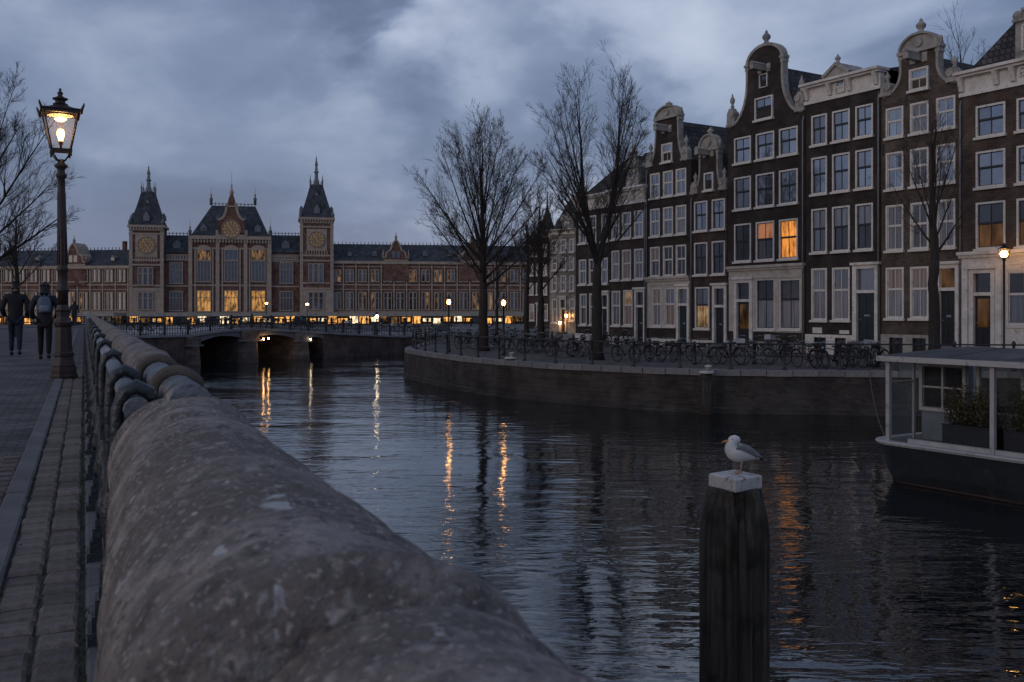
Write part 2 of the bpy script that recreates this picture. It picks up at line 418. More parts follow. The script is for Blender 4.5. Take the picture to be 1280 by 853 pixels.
# --- water
def water_mat():
    m, nt, b, out = new_mat('water'); L = nt.links
    b.inputs['Base Color'].default_value = (.006, .009, .011, 1); b.inputs['Roughness'].default_value = .045; b.inputs['IOR'].default_value = 1.9
    b.inputs['Specular IOR Level'].default_value = .6
    tc = node(nt, 'ShaderNodeTexCoord')
    def nz(scale, sc, rot, det, rough):
        mp = node(nt, 'ShaderNodeMapping'); mp.inputs['Scale'].default_value = sc; mp.inputs['Rotation'].default_value = (0, 0, rot)
        L.new(tc.outputs['Object'], mp.inputs[0])
        n = node(nt, 'ShaderNodeTexNoise', i_Scale=scale, i_Detail=det, i_Roughness=rough, i_Distortion=.3); L.new(mp.outputs[0], n.inputs['Vector']); return n.outputs['Fac']
    a = nz(1.0, (1.1, 2.9, 1), R(6), 3.0, .5)
    c = nz(1.0, (.35, .9, 1), R(-14), 2.0, .5)
    d = nz(1.0, (5, 10, 1), R(12), 2.0, .5)
    patch = nz(.16, (1, 1.6, 1), R(20), 2.0, .5)
    mm = lambda op, x, y: _m(nt, op, x, y)
    h = mm('ADD', mm('MULTIPLY', a, .030), mm('ADD', mm('MULTIPLY', c, .030), mm('MULTIPLY', d, .0035)))
    pr = ramp(nt, [(.35, .38), (.65, 1.3)]); L.new(patch, pr.inputs[0])
    h = mm('MULTIPLY', h, pr.outputs[0])
    bp = node(nt, 'ShaderNodeBump', i_Strength=1.0, i_Distance=1.0); L.new(h, bp.inputs['Height']); L.new(bp.outputs[0], b.inputs['Normal'])
    return m
def _m(nt, op, x, y):
    n = nt.nodes.new('ShaderNodeMath'); n.operation = op
    for i, v in enumerate((x, y)):
        if isinstance(v, (int, float)): n.inputs[i].default_value = v
        else: nt.links.new(v, n.inputs[i])
    return n.outputs[0]
M['water'] = water_mat()
w = MB().quad((-90, -12, WZ), (110, -12, WZ), (110, 104, WZ), (-90, 104, WZ)).build('water', M['water']); tag(w, kind='structure')
MB().quad((-90, -12, WZ-1.2), (110, -12, WZ-1.2), (110, 104, WZ-1.2), (-90, 104, WZ-1.2)).build('canal_bed', mat('mud', (.03, .028, .022), .9))['kind'] = 'structure'

# --- right quay
QE = catmull([(48, 24), (30, 31.0), (19.5, 33.8), (13.0, 34.8), (6.98, 35.8), (1.96, 39.4), (-1.9, 44.6), (-4.9, 51.5), (-6.2, 56.0), (-6.0, 62), (-5.8, 72), (-5.8, 87.5)], 7)
poly = [(p.x, p.y) for p in QE] + [(-5.8, 112), (160, 112), (160, 24)]
q = MB(); k = q.add([(x, y, QZ) for x, y in poly]); q.face([k+i for i in range(len(poly))][::-1])
tag(q.build('quay_street', M['quay_paving']), kind='structure')
qw = thing('quay_wall', 'curved brick quay wall with pale stone coping below the canal houses', 'quay wall', (6.98, 35.8, WZ))
def edge_frames(step, P=QE):
    out = []; acc = 0.0; nxt = 0.0
    for a, b in zip(P, P[1:]):
        d = (b-a); l = d.length; t = d/l
        while nxt <= acc + l:
            out.append((a + t*(nxt-acc), t)); nxt += step
        acc += l
    return out
def inward(t): return Vector((t.y, -t.x, 0)).normalized() if True else None
base = Vector((6.98, 35.8, WZ))
rows = []
for i, p in enumerate(QE):
    t = (QE[min(i+1, len(QE)-1)] - QE[max(i-1, 0)]).normalized(); t = Vector((t.x, t.y, 0)); nn = inward(t); p3 = Vector((p.x, p.y, 0))
    o = p3 - base
    prof = [(0.0, QZ-.17), (0.0, WZ+.22), (-.10, WZ+.17), (-.10, WZ+.06), (-.22, WZ+.02), (-.22, WZ-1.3)]
    rows.append([(o.x+nn.x*a, o.y+nn.y*a, z-base.z) for a, z in prof])
MB().rings(rows, cap=False, closed=False, sm=False).build('wall', M['brick_quay'], qw)
cs = MB(); cs.box(-.455, .455, -.05, .48, -.17, .045); cop_me = cs.mesh('coping_stone', M['coping'])
for p, t in edge_frames(.93):
    if not (-8 < p.x < 26 and p.y < 74): continue
    o = link('coping_stone', cop_me, qw, (p.x-base.x, p.y-base.y, QZ-base.z + rng.uniform(-.012, .012)), math.atan2(-t.y, -t.x) + rng.uniform(-.006, .006))
    o.rotation_euler[2] = math.atan2(t.y, t.x) + PI
# which side is inward for that stone: local +y is the left of -t
# --- pavement strip along the house fronts
sw = thing('kerbed_pavement', 'raised stone pavement along the canal house fronts', 'pavement', FP.at(0, -1.6, QZ), FP.a); sw['kind'] = 'structure'; del sw['category']
s0, s1 = FP.s(712), FP.s(1500)
MB().box(s0, s1, .12, 1.7, -.05, .10).build('paving', M['quay_paving'], sw)
km = MB().box(-.49, .49, 0, .118, -.06, .105).mesh('kerb_stone', M['stone_kerb'])
x = s0 + .5
while x < s1:
    link('kerb_stone', km, sw, (x, 0, rng.uniform(-.006, .006))); x += 1.0

# --- far ground: behind the bridge, the square and on to the horizon
def gz(d): return QZ - .02 + (PZ - QZ + .02)*min(1, max(0, (d-110)/50))
gm = MB()
ys = [88, 110, 120, 130, 140, 150, 160, 260, 700, 5000]
b0 = []
for y in ys: b0.append(gm.add([(-60 - y*9, y, gz(y)), (-80, y, gz(y)), (-5.9, y, gz(y)), (y*9, y, gz(y))]))
for a, b in zip(b0, b0[1:]):
    for i in range(3): gm.face((a+i, a+i+1, b+i+1, b+i))
tag(gm.build('ground', M['plaza']), kind='structure')
bw = MB().box(-110, -5.5, 87.6, 88.0, WZ-1, QZ-.03).build('embankment_wall', M['brick_quay']); tag(bw, 'dark brick embankment closing the water behind the bridge', 'wall')

# --- left bank street
def lb_poly(pts, z): return [tuple(LB.at(x, y, z)) for x, y in pts]
st = MB(); k = st.add([(x, y, 0) for x, y in ((-60, -6), (-.43, -6), (-.43, 64), (-60, 64))]); st.face((k, k+1, k+2, k+3))
street = st.build('street', M['street'], None, (0, 0, -.008), LB.a); tag(street, kind='structure')
rp = MB(); c = rp.add([(-90, 64, -.008), (.3, 64, -.008), (.3, 78, -.5), (-90, 78, -.5), (.3, 98, QZ-.03), (-90, 98, QZ-.03)])
rp.face((c, c+1, c+2, c+3)); rp.face((c+3, c+2, c+4, c+5)); tag(rp.build('street_slope', M['street'], None, (0, 0, 0), LB.a), kind='structure')
bm_ = MB().box(-.02, .34, -6, 98, -3.2, -.03)
tag(bm_.build('canal_bank', M['brick_quay'], None, (0, 0, 0), LB.a), 'brick bank wall under the iron canal railing', 'wall')
pv = thing('pavement', None, None, (0, 0, 0), LB.a); pv['kind'] = 'structure'
MB().box(-.43, .34, -6, 64, -.03, -.006).build('paving_bed', M['joint'], pv)
rowL = .166
pm = MB()
def rounded(mb, x0, x1, y0, y1, z0, z1, c=.012):
    b = mb.add([(x0, y0, z0), (x1, y0, z0), (x1, y1, z0), (x0, y1, z0), (x0, y0, z1-c), (x1, y0, z1-c), (x1, y1, z1-c), (x0, y1, z1-c),
                (x0+c, y0+c, z1), (x1-c, y0+c, z1), (x1-c, y1-c, z1), (x0+c, y1-c, z1)])
    for q_ in ((0,1,5,4),(1,2,6,5),(2,3,7,6),(3,0,4,7),(4,5,9,8),(5,6,10,9),(6,7,11,10),(7,4,8,11),(8,9,10,11)): mb.face([b+i for i in q_])
    return mb
pm = rounded(MB(), -.065, .065, -.07, .07, -.02, .016, .014).mesh('paver', M['paver'])
y = 1.7; n_p = 0
while y < 19 and n_p < 230:
    for cx in (-.222, -.083):
        o = link('paver', pm, pv, (cx + rng.uniform(-.004, .004), y + rng.uniform(-.006, .006), rng.uniform(-.009, .006)))
        o.rotation_euler = (rng.uniform(-.05, .05), rng.uniform(-.04, .04), rng.uniform(-.04, .04)); n_p += 1
    y += rowL
MB().box(-.29, -.015, y, 64, -.005, .006).build('paving', M['street'], pv)
sl = rounded(MB(), -.16, .16, -.145, .145, -.02, .013).mesh('paving_slab', M['stone_kerb'])
y = 1.6
while y < 20:
    o = link('paving_slab', sl, pv, (.165, y, rng.uniform(-.006, .003))); o.rotation_euler = (rng.uniform(-.02, .02), rng.uniform(-.02, .02), 0); y += .30
kb = rounded(MB(), -.062, .062, -.44, .44, -.06, .022).mesh('kerb_stone', M['stone_kerb'])
y = 1.5
while y < 62:
    link('kerb_stone', kb, pv, (-.362, y, rng.uniform(-.004, .004)), rng.uniform(-.004, .004)); y += .89
rb = rounded(MB(), -.098, .098, -.046, .046, -.02, .012, .008).mesh('brick', M['road_brick'])
y = 3.2; n_b = 0; r_i = 0
while n_b < 300:
    for j in range(6):
        if n_b >= 300: break
        o = link('brick', rb, street, (-.53 - j*.204 - (r_i % 2)*.102, y + rng.uniform(-.004, .004), rng.uniform(-.004, .004)), 0)
        o.rotation_euler = (rng.uniform(-.03, .03), rng.uniform(-.02, .02), rng.uniform(-.02, .02)); n_b += 1
    r_i += 1; y += .102
moss = MB()
for k in range(420):
    yy = rng.uniform(1.8, 18); xx = rng.choice((-.295, -.01, .325, -.01)) + rng.gauss(0, .012)
    for t in range(3):
        a = rng.uniform(0, 2*PI); l = rng.uniform(.006, .022); dx, dy = math.cos(a)*l*.5, math.sin(a)*l*.5
        c = moss.add([(xx-.003, yy, .004), (xx+.003, yy, .004), (xx+dx, yy+dy, .008+l)]); moss.face((c, c+1, c+2))
tag(moss.build('moss', mat('moss', (.05, .07, .025), .9, .4, 30), None, (0, 0, 0), LB.a), 'moss and weeds growing in the paving joints', 'moss', kind='stuff')

# ================================================================== bridge
def line_x(lx):                         # along the bridge face, where it meets the left bank
    lo, hi = -30, 5
    for _ in range(60):
        mid = (lo+hi)/2
        if LB.local(BP.at(mid))[0] < lx: lo = mid
        else: hi = mid
    return lo
SA = line_x(.3); SB = BP.s(512) + 4.2
BR = thing('bridge', 'low arched stone bridge with three dark openings and iron railing', 'bridge', BP.at(0, 0, WZ), BP.a)
prof = [(SA-1, -.62), (SA+1.5, -.56)] + [(BP.s(px), BP.z(px, py)) for px, py in ((238, 418.5), (273, 413), (318, 410), (377, 413.5), (437, 417), (500, 420))] + [(SB+2, -1.08)]
def dz(s):
    for (a, za), (b, zb) in zip(prof, prof[1:]):
        if s <= b: t = max(0, (s-a)/(b-a)); return za + (zb-za)*t
    return prof[-1][1]
BW = 11.0
ss = [SA-1 + (SB+3-SA)*i/40 for i in range(41)]
M['bridge_stone'] = brick_mat('bridge_stone', (.15, .125, .11), (.10, .09, .08), bw=.9, bh=.35, ms=.02)
M['bridge_brick'] = brick_mat('bridge_brick', (.13, .085, .07), (.12, .10, .09), bw=.24, bh=.08, ms=.012)
d_ = MB(); d_.rings([[(s_, -.12, dz(s_)-WZ), (s_, BW, dz(s_)-WZ), (s_, BW, dz(s_)-WZ-.16), (s_, -.12, dz(s_)-WZ-.16)] for s_ in ss], sm=False)
d_.build('deck', mat('deck_edge', (.26, .25, .25), .8, .25, 1.2, .3, 20), BR)
xs = {k: BP.s(k) for k in (232, 250, 300, 323, 368, 386, 404)}
def spandrel(a, b, rise, name, m, low=None):
    """Wall between deck and either an arched soffit (rise) or the water (low)."""
    mb = MB(); N = 14; top = []; bot = []
    for i in range(N+1):
        s_ = a + (b-a)*i/N; top.append((s_, dz(s_)-WZ-.162))
        bot.append((s_, -1.0 if low else dz(s_)-WZ-.42 - rise*(2*i/N-1)**2))
    mb.prism(bot + top[::-1], 0, BW - .02)
    return mb.build(name, m, BR)
spandrel(SA-1, xs[232], 0, 'abutment', M['bridge_brick'], True)
spandrel(xs[250], xs[300], .22, 'girder', M['lead'])
spandrel(xs[323], xs[368], .22, 'girder', M['lead'])
spandrel(xs[386], xs[404], .16, 'girder', M['lead'])
spandrel(xs[404], SB+2, 0, 'abutment', M['bridge_brick'], True)
for a, b in ((232, 250), (300, 323), (368, 386)):
    x0, x1 = xs[a], xs[b]; c_ = (x0+x1)/2; h = dz(c_)-WZ-.165
    pm_ = MB()
    for (g0, g1, z0, z1) in ((.16, .0, -.9, h*.66), (.0, .0, h*.66, h)):
        nose = .75
        lo_ = [(x0-g0, .1), (c_, -nose-g0*2), (x1+g0, .1), (x1+g0, BW-.05), (x0-g0, BW-.05)]
        hi_ = [(x0-g1, .1), (c_, -nose-g1*2), (x1+g1, .1), (x1+g1, BW-.05), (x0-g1, BW-.05)]
        if z0 > 0: hi_ = lo_ = [(x0, .1), (x0+.1, -.25), (x1-.1, -.25), (x1, .1), (x1, BW-.05), (x0, BW-.05)]
        pm_.rings([[(x, y, z0) for x, y in lo_], [(x, y, z1) for x, y in hi_]], sm=False)
    pr_ = pm_.build('pier', M['bridge_stone'], BR)
    MB().box(x0-.08, x1+.08, -.36, .3, h*.66, h*.66+.12).build('pier_cap', M['coping'], pr_)
# railing of the bridge
rl = MB()
for zz, r_ in ((.80, .035), (.42, .02), (.10, .02)): rl.tube([(s_, .12, dz(s_)-WZ+zz) for s_ in ss], r_, 5)
rl.build('handrail', M['iron'], BR)
bme = MB().box(-.014, .014, -.014, .014, 0, .80).mesh('baluster', M['iron'])
pme = MB().box(-.06, .06, -.06, .06, 0, .92).lathe([(.07, .92), (.085, .98), (.05, 1.04), (.0, 1.06)], 8).mesh('railing_post', M['iron'])
s_ = SA; i = 0
while s_ < SB and i < 290:
    if i % 9 == 0: link('railing_post', pme, BR, (s_, .12, dz(s_)-WZ))
    else: link('baluster', bme, BR, (s_, .12, dz(s_)-WZ))
    s_ += .2; i += 1
rl2 = MB(); 
for zz, r_ in ((.80, .035), (.42, .02)): rl2.tube([(q_, BW-.15, dz(q_)-WZ+zz) for q_ in ss], r_, 5)
rl2.build('handrail', M['iron'], BR)
def point_light(name, loc, energy, col=(1, .62, .28), size=.08):
    l = bpy.data.lights.new(name, 'POINT'); l.energy = energy; l.color = col; l.shadow_soft_size = size
    o = bpy.data.objects.new(name, l); COL.objects.link(o); o.location = loc; return o
# warm lamps fixed under the edge of the deck
for px, py, m_ in ((325, 424, 'bulb_bridge'), (331, 423, 'bulb_bridge'), (384, 424, 'bulb_pale')):
    s_ = BP.s(px); z_ = BP.z(px, py)
    lp_ = thing('bridge_lamp', {325: 'warm lamp under the bridge deck right of the middle pier, left of a pair', 331: 'warm lamp under the bridge deck right of the middle pier, right of a pair', 384: 'pale lamp under the bridge deck on the right hand pier'}[px], 'lamp', BP.at(s_, -.42, z_), BP.a, 'lamps under the bridge deck')
    MB().lathe([(.0, -.06), (.05, -.04), (.06, 0), (.05, .04), (0, .06)], 10).build('bulb', M[m_], lp_)
    MB().lathe([(.12, .10), (.10, .13), (.0, .15)], 10).tube([(0, 0, .13), (0, .42, .2)], .02, 5).build('fitting', M['iron'], lp_)

# ================================================================== station
ST = Plane(((291-640)/F*200, 200.0), R(13))
s_r = ST.s(413); pr_ = ST.at(s_r)
SR = Plane((pr_.x, pr_.y), R(10))
pl_ = ST.at(ST.s(164)); SL = Plane((pl_.x, pl_.y), R(-8))
SROOT = thing('station_building', 'red brick railway station with two pointed clock towers beyond the bridge', 'station', (ST.p.x, ST.p.y, PZ))
class PB:                                   # builds children of the station in a plane's own frame
    def __init__(s, pl): s.pl = pl
    def build(s, mb, name, m, parent=None, at=(0, 0, 0)):
        w_ = s.pl.at(at[0], at[1], at[2])
        if parent is None: return mb.build(name, m, SROOT, w_ - SROOT.location, s.pl.a)
        return mb.build(name, m, parent, at)
C_, R_, L_ = PB(ST), PB(SR), PB(SL)
def zc(pl, px, py): return pl.z(px, py)
WINM = {}
def st_window(pb, pc, wpx, ytop, ybot, nm, m, y=-.12, tr=True, arch=False):
    pl = pb.pl; x = pl.s(pc); w_ = abs(pl.s(pc+wpx/2)-pl.s(pc-wpx/2)); z1, z0 = pl.z(pc, ytop), pl.z(pc, ybot); h = z1-z0
    key = (round(w_, 1), round(h, 1), nm, tr, arch)
    if key not in WINM:
        f = MB(); t = .17; hw = w_/2
        f.box(-hw-t, -hw, -.2, .1, 0, h); f.box(hw, hw+t, -.2, .1, 0, h); f.box(-hw-t-.1, hw+t+.1, -.26, .1, -.2, 0); f.box(-hw-t, hw+t, -.2, .1, h, h+t)
        if arch: f.prism([(-hw-t, h+t)] + [((hw+t)*math.cos(PI*(1-k/8)), h+t+(hw*.7)*math.sin(PI*k/8)) for k in range(1, 8)] + [(hw+t, h+t)], -.2, .1)
        for k in range(1, nm): xx = -hw + w_*k/nm; f.box(xx-.045, xx+.045, -.15, .1, .001, h-.001)
        if tr: f.box(-hw, hw, -.14, .09, h*.66, h*.66+.12)
        WINM[key] = (f.mesh('window', M['stone_station']), MB().box(-w_/2+.005, w_/2-.005, -.02, .02, .01, h-.01), {})
    fm, pmb, cache = WINM[key]
    o = link('window', fm, SROOT, pl.at(x, y, z0) - SROOT.location, pl.a)
    if m not in cache: cache[m] = pmb.mesh('pane', M[m])
    link('pane', cache[m], o, (0, 0.02, 0)); return o
def wallbox(pb, p0, p1, ytop, name='wall', m='brick_red', depth=14, y0=0, at=None):
    pl = pb.pl; mid = at or (p0+p1)/2
    mb = MB().box(pl.s(p0), pl.s(p1), y0, depth, PZ-.1, pl.z(mid, ytop)); return pb.build(mb, name, M[m])
def band(mb, pl, p0, p1, py, th=.35, out=.14, at=None):
    z = pl.z(at or (p0+p1)/2, py); mb.box(pl.s(p0), pl.s(p1), -out, .02, z-th/2, z+th/2)
def pil(mb, pl, px, w_, ytop, out=.3):
    x = pl.s(px); mb.box(x-w_/2, x+w_/2, -out, .05, PZ, pl.z(px, ytop))
# central block
wallbox(C_, 237, 338, 297); wallbox(C_, 205, 237.4, 317, y0=.35); wallbox(C_, 337.6, 376, 317, y0=.35)
tb = MB()
for py in (302, 311, 357, 391): band(tb, ST, 237, 338, py, at=291)
for py in (320, 326, 358, 391):
    zb = ST.z(291, py)
    for a, b in ((208, 236.5), (338.5, 374)): tb.box(ST.s(a), ST.s(b), .2, .38, zb-.15, zb+.15)
for px in (238, 272, 307, 337): pil(tb, ST, px, .75, 288 if px in (272, 307) else 296)
for px in (255, 289, 323): 
    for d in (-11, 11): pil(tb, ST, px+d, .3, 312, .18)
C_.build(tb, 'stone_trim', M['stone_station'])
cor = MB()
for k in range(26):
    x = ST.s(238) + (ST.s(338)-ST.s(238))*(k+.5)/26; z = ST.z(291, 299); cor.box(x-.12, x+.12, -.45, 0, z-.9, z-.1)
cor.box(ST.s(236), ST.s(339), -.5, .3, ST.z(291, 299)-.1, ST.z(291, 297)+.25)
C_.build(cor, 'cornice', M['stone_station'])
for px in (255, 289, 323):
    st_window(C_, px, 16, 364, 389, 4, 'lit_station', -.05)
    st_window(C_, px, 16, 327, 352, 4, 'pane_station', -.05, False)
    st_window(C_, px, 16, 313, 325, 3, 'lit_station_dim' if px != 289 else 'pane_station', -.05, False, True)
for px in (220, 358): st_window(C_, px, 15, 329, 354, 4, 'pane_station', .3); st_window(C_, px, 15, 365, 388, 4, 'pane_dark', .3)
for k in range(8):
    for a, b in ((208, 236), (340, 373)): st_window(C_, a + (b-a)*(k+.5)/8, 1.6, 319.5, 324.5, 1, 'pane_dark', .3, False)
# central gable with its clock
g = MB(); xc = ST.s(289.5); hw = (ST.s(306)-ST.s(273))/2; z0 = ST.z(289, 297); z1 = ST.z(289, 275); z2 = ST.z(289, 258); z3 = ST.z(289, 243)
out = [(-hw, z0), (hw, z0), (hw, z1)] + [(hw*(1-.62*math.sin(t*PI/2/5)), z1+(z2-z1)*(1-math.cos(t*PI/2/5))) for t in range(1, 6)] + [(hw*.30, z2+.6), (hw*.18, z3-.6), (.0, z3)]
out = out + [(-x, z) for x, z in out[2:-1]][::-1]
g.prism([(xc+x, z) for x, z in out], -.35, 1.2); gable = C_.build(g, 'gable', M['brick_red'])
gt = MB(); gt.ribbon([(xc+x, z) for x, z in out[2:-1][:9]], .5, -.5, 1.3)
gl_ = [(x, z) for x, z in out[2:9]]; gt = MB().ribbon([(xc+x, z) for x, z in gl_], .5, -.5, 1.3); gt.ribbon([(xc-x, z) for x, z in gl_], .5, -.5, 1.3)
gt.box(xc-hw-.3, xc+hw+.3, -.55, .2, z0+.1, z0+.5); gt.box(xc-hw*.5, xc+hw*.5, -.5, .2, z2-.2, z2+.1)
gt.lathe([(.42, 0), (.3, .5), (.5, .7), (.2, 1.4), (.12, 2.2), (.2, 2.35), (.05, 2.6), (.03, 5.0)], 8, (xc, .3, z3-.4))
MB.build(gt, 'gable_coping', M['stone_station'], gable)
M['gold_glow'] = emit_mat('gold_glow', (1.0, .66, .30), .16)  # faint light put into the colour of the gilt clock marks and hands
M['dial'] = mat('dial', (.30, .22, .16), .7, .2, 2)
def clock(pb, px, py, r, parent, y=-.5):
    pl = pb.pl; x, z = pl.s(px), pl.z(px, py); d = MB()
    d.rings([[(x+rr*math.cos(2*PI*k/28), yy, z+rr*math.sin(2*PI*k/28)) for k in range(28)] for rr, yy in ((r*1.12, y+.4), (r*1.12, y-.1), (r, y-.1), (r, y))], 0, False)
    for k in range(12):
        a = 2*PI*k/12
        for rr, s_ in ((r*.8, r*.11), (r*.5, r*.06)):
            d.lathe([(0, 0), (s_, .0), (s_*.9, .1), (0, .12)], 8, (0, 0, 0), 1)
            n = 4*8; 
            for v in range(len(d.v)-n, len(d.v)): vx, vy, vz = d.v[v]; d.v[v] = (x+rr*math.sin(a)+vx, y-.02-vz, z+rr*math.cos(a)+vy)
    for ang, l in ((R(150), r*.5), (R(-36), r*.75)):
        dx, dzz = math.sin(ang), math.cos(ang); px_, pz_ = dzz*r*.045, -dx*r*.045
        b = d.add([(x-px_, y-.16, z-pz_), (x+px_, y-.16, z+pz_), (x+px_+dx*l, y-.16, z+pz_+dzz*l), (x-px_+dx*l, y-.16, z-pz_+dzz*l)]); d.face((b, b+1, b+2, b+3), 1)
    return d.build('clock', [M['dial'], M['gold_glow']], parent)
clock(C_, 289, 287, 1.75, gable)
# roofs
def hip(pb, p0, p1, q0, q1, ye, yr, y0, y1, name='roof', m='slate'):
    pl = pb.pl; a0, a1, b0_, b1 = pl.s(p0), pl.s(p1), pl.s(q0), pl.s(q1); mid = (p0+p1)/2; ze, zr = pl.z(mid, ye), pl.z(mid, yr); yc0 = y0+(y1-y0)*.42; yc1 = y0+(y1-y0)*.58
    mb = MB(); mb.rings([[(a0, y0, ze), (a1, y0, ze), (a1, y1, ze), (a0, y1, ze)], [(b0_, yc0, zr), (b1, yc0, zr), (b1, yc1, zr), (b0_, yc1, zr)]], sm=False)
    o = pb.build(mb, name, M[m])
    cr = MB(); n_ = max(6, int(abs(b1-b0_)/.7))
    for k in range(n_+1):
        xx = b0_+(b1-b0_)*k/n_; cr.box(xx-.06, xx+.06, yc0-.05, yc0+.05, zr, zr+.7); 
    cr.box(b0_, b1, yc0-.04, yc0+.04, zr+.35, zr+.45)
    tag(cr.build('roof_crest', M['iron'], o), kind='stuff'); return o
hip(C_, 238, 337, 262, 318, 296, 254, 0, 14)
r1 = hip(C_, 205, 237, 203, 240, 316, 292, .3, 12); r2 = hip(C_, 338, 376, 335, 378, 316, 292, .3, 12)
fn = MB()
for px, py, h in ((262, 254, 2.2), (318, 254, 2.2), (237.5, 296, 2.0), (338, 296, 2.0), (272, 278, .9), (307, 278, .9)):
    fn.lathe([(.3, 0), (.3, .5*h), (.42, .55*h), (.12, .8*h), (.2, .95*h), (.04, 1.1*h), (.03, 1.7*h)], 8, (ST.s(px), 4 if py == 254 else 0, ST.z(px, py)))
C_.build(fn, 'finial', M['lead'])
def dormer(pb, px, py, w_, h, y):
    pl = pb.pl; x, z = pl.s(px), pl.z(px, py); mb = MB(); mb.prism([(x-w_/2, z), (x+w_/2, z), (x+w_/2, z+h*.6), (x, z+h), (x-w_/2, z+h*.6)], y, y+1.6)
    o = pb.build(mb, 'dormer', M['lead']); MB().box(x-w_*.3, x+w_*.3, y-.04, y+.01, z+h*.1, z+h*.58).build('pane', M['pane_station'], o)
for px in (220, 357): dormer(C_, px, 311, 1.6, 1.9, 1.5)
for px in (254, 322): dormer(C_, px, 290, 1.3, 1.7, 1.0)
# towers
def tower(pa, pb_, yeave, ycrest, ytip, yclk):
    mid = (pa+pb_)/2; x0, x1 = ST.s(pa), ST.s(pb_); xc = (x0+x1)/2; hw = (x1-x0)/2; zt = ST.z(mid, yeave); D = 2*hw; fy = -.9
    Z = lambda py: ST.z(mid, py)
    t = MB().box(x0, x1, fy, fy+D, PZ-.1, zt); t_ = C_.build(t, 'tower', M['brick_red'])
    tr = MB()
    for s_ in (-1, 1):
        a, b = (x0-.1, x0+.55) if s_ < 0 else (x1-.55, x1+.1)
        tr.box(a, b, fy-.15, fy+.8, PZ, zt-.01)
    off = yeave-281
    for py in (287, 292, 325, 331, 357, 363, 390): zz = Z(py+off*(391-py)/110); tr.box(x0-.18, x1+.18, fy-.2, fy+.6, zz-.17, zz+.17)
    tr.box(x0+.55, x1-.55, fy-.1, fy+.3, PZ, Z(360)); 
    tr.box(x0-.4, x1+.4, fy-.45, fy+D+.4, zt-.5, zt)
    for k in range(12): xx = x0+(x1-x0)*(k+.5)/12; tr.box(xx-.14, xx+.14, fy-.38, fy, zt-1.15, zt-.5)
    for k in range(9): xx = x0+1+(x1-x0-2)*(k+.5)/9; zz = Z(322+off*.6); tr.box(xx-.11, xx+.11, fy-.16, fy+.02, zz-.9, zz+.5)
    tr.build('stone_trim', M['stone_station'], t_)
    zr = Z(ycrest); th = hw*.40; rf = MB(); prs = []
    for k in range(5):
        f = k/4; r_ = hw*1.06 + (th-hw*1.06)*(f**.82); zz = zt + (zr-zt)*f; yc = fy+D/2
        prs.append([(xc-r_, yc-r_, zz), (xc+r_, yc-r_, zz), (xc+r_, yc+r_, zz), (xc-r_, yc+r_, zz)])
    rf.rings(prs, sm=False); rf.build('roof', M['slate'], t_)
    yc = fy+D/2; zz = Z(ytip); H = zz-zr
    ln = MB().lathe([(th*.9, 0), (th*.95, .25), (th*.55, .3), (th*.5, H*.12), (th*.42, H*.2), (.42, H*.22), (.38, H*.42), (.6, H*.45), (.32, H*.5), (.26, H*.66), (.4, H*.68), (.2, H*.8), (.1, H*.88), (.2, H*.9), (.05, H*.93), (.03, H)], 8, (xc, yc, zr), rot=PI/8, sm=False)
    for a in range(8):
        aa = a*PI/4; ln.box(xc+math.cos(aa)*th-.05, xc+math.cos(aa)*th+.05, yc+math.sin(aa)*th-.05, yc+math.sin(aa)*th+.05, zr, zr+.9)
    for sx_ in (-1, 1):
        for sy in (-1, 1): ln.lathe([(.12, 0), (.12, .9), (.2, 1.0), (.06, 1.4), (.03, 2.3)], 6, (xc+sx_*th*.95, yc+sy*th*.95, zr))
    ln.build('spire', M['lead'], t_)
    for z_, s_ in ((zt+(zr-zt)*.12, 1.0), (zt+(zr-zt)*.62, .6)):
        yy = fy - .1 + (0 if z_ < zt+2 else hw*.45)
        MB().prism([(xc-.6*s_, z_), (xc+.6*s_, z_), (xc+.6*s_, z_+1.0*s_), (xc, z_+2.0*s_), (xc-.6*s_, z_+1.0*s_)], yy, yy+1.8).build('dormer', M['lead'], t_)
    for s_ in (-1, 1):
        MB().lathe([(.35, 0), (.35, .5), (.45, .6), (.1, 1.3), (.04, 1.9)], 6, (xc+s_*hw*.98, fy+.1, zt)).build('finial', M['lead'], t_)
        MB().prism([(xc+s_*hw*.93-.5, zt+1.2), (xc+s_*hw*.93+.5, zt+1.2), (xc+s_*hw*.93+.4, zt+2.2), (xc+s_*hw*.93, zt+2.8), (xc+s_*hw*.93-.4, zt+2.2)], yc-.5, yc+.5).build('dormer', M['lead'], t_)
    pn = MB().box(xc-2.1, xc+2.1, fy-.12, fy+.1, Z(yclk)-2.4, Z(yclk)+2.2).build('clock_panel', M['stone_station'], t_)
    clock(C_, mid, yclk, 1.55, t_, fy-.22)
    for k, (yt, yb, m_) in enumerate(((335+off*.5, 356+off*.3, 'pane_station'), (366, 387, 'pane_station'))):
        for d in (-6.5, 0, 6.5): st_window(C_, mid-1+d, 4.2, yt, yb, 1, m_, fy-.12, True)
    return t_
tower(163, 204.5, 282, 240, 204, 307)
tower(375.5, 416, 272.5, 231, 192, 300)
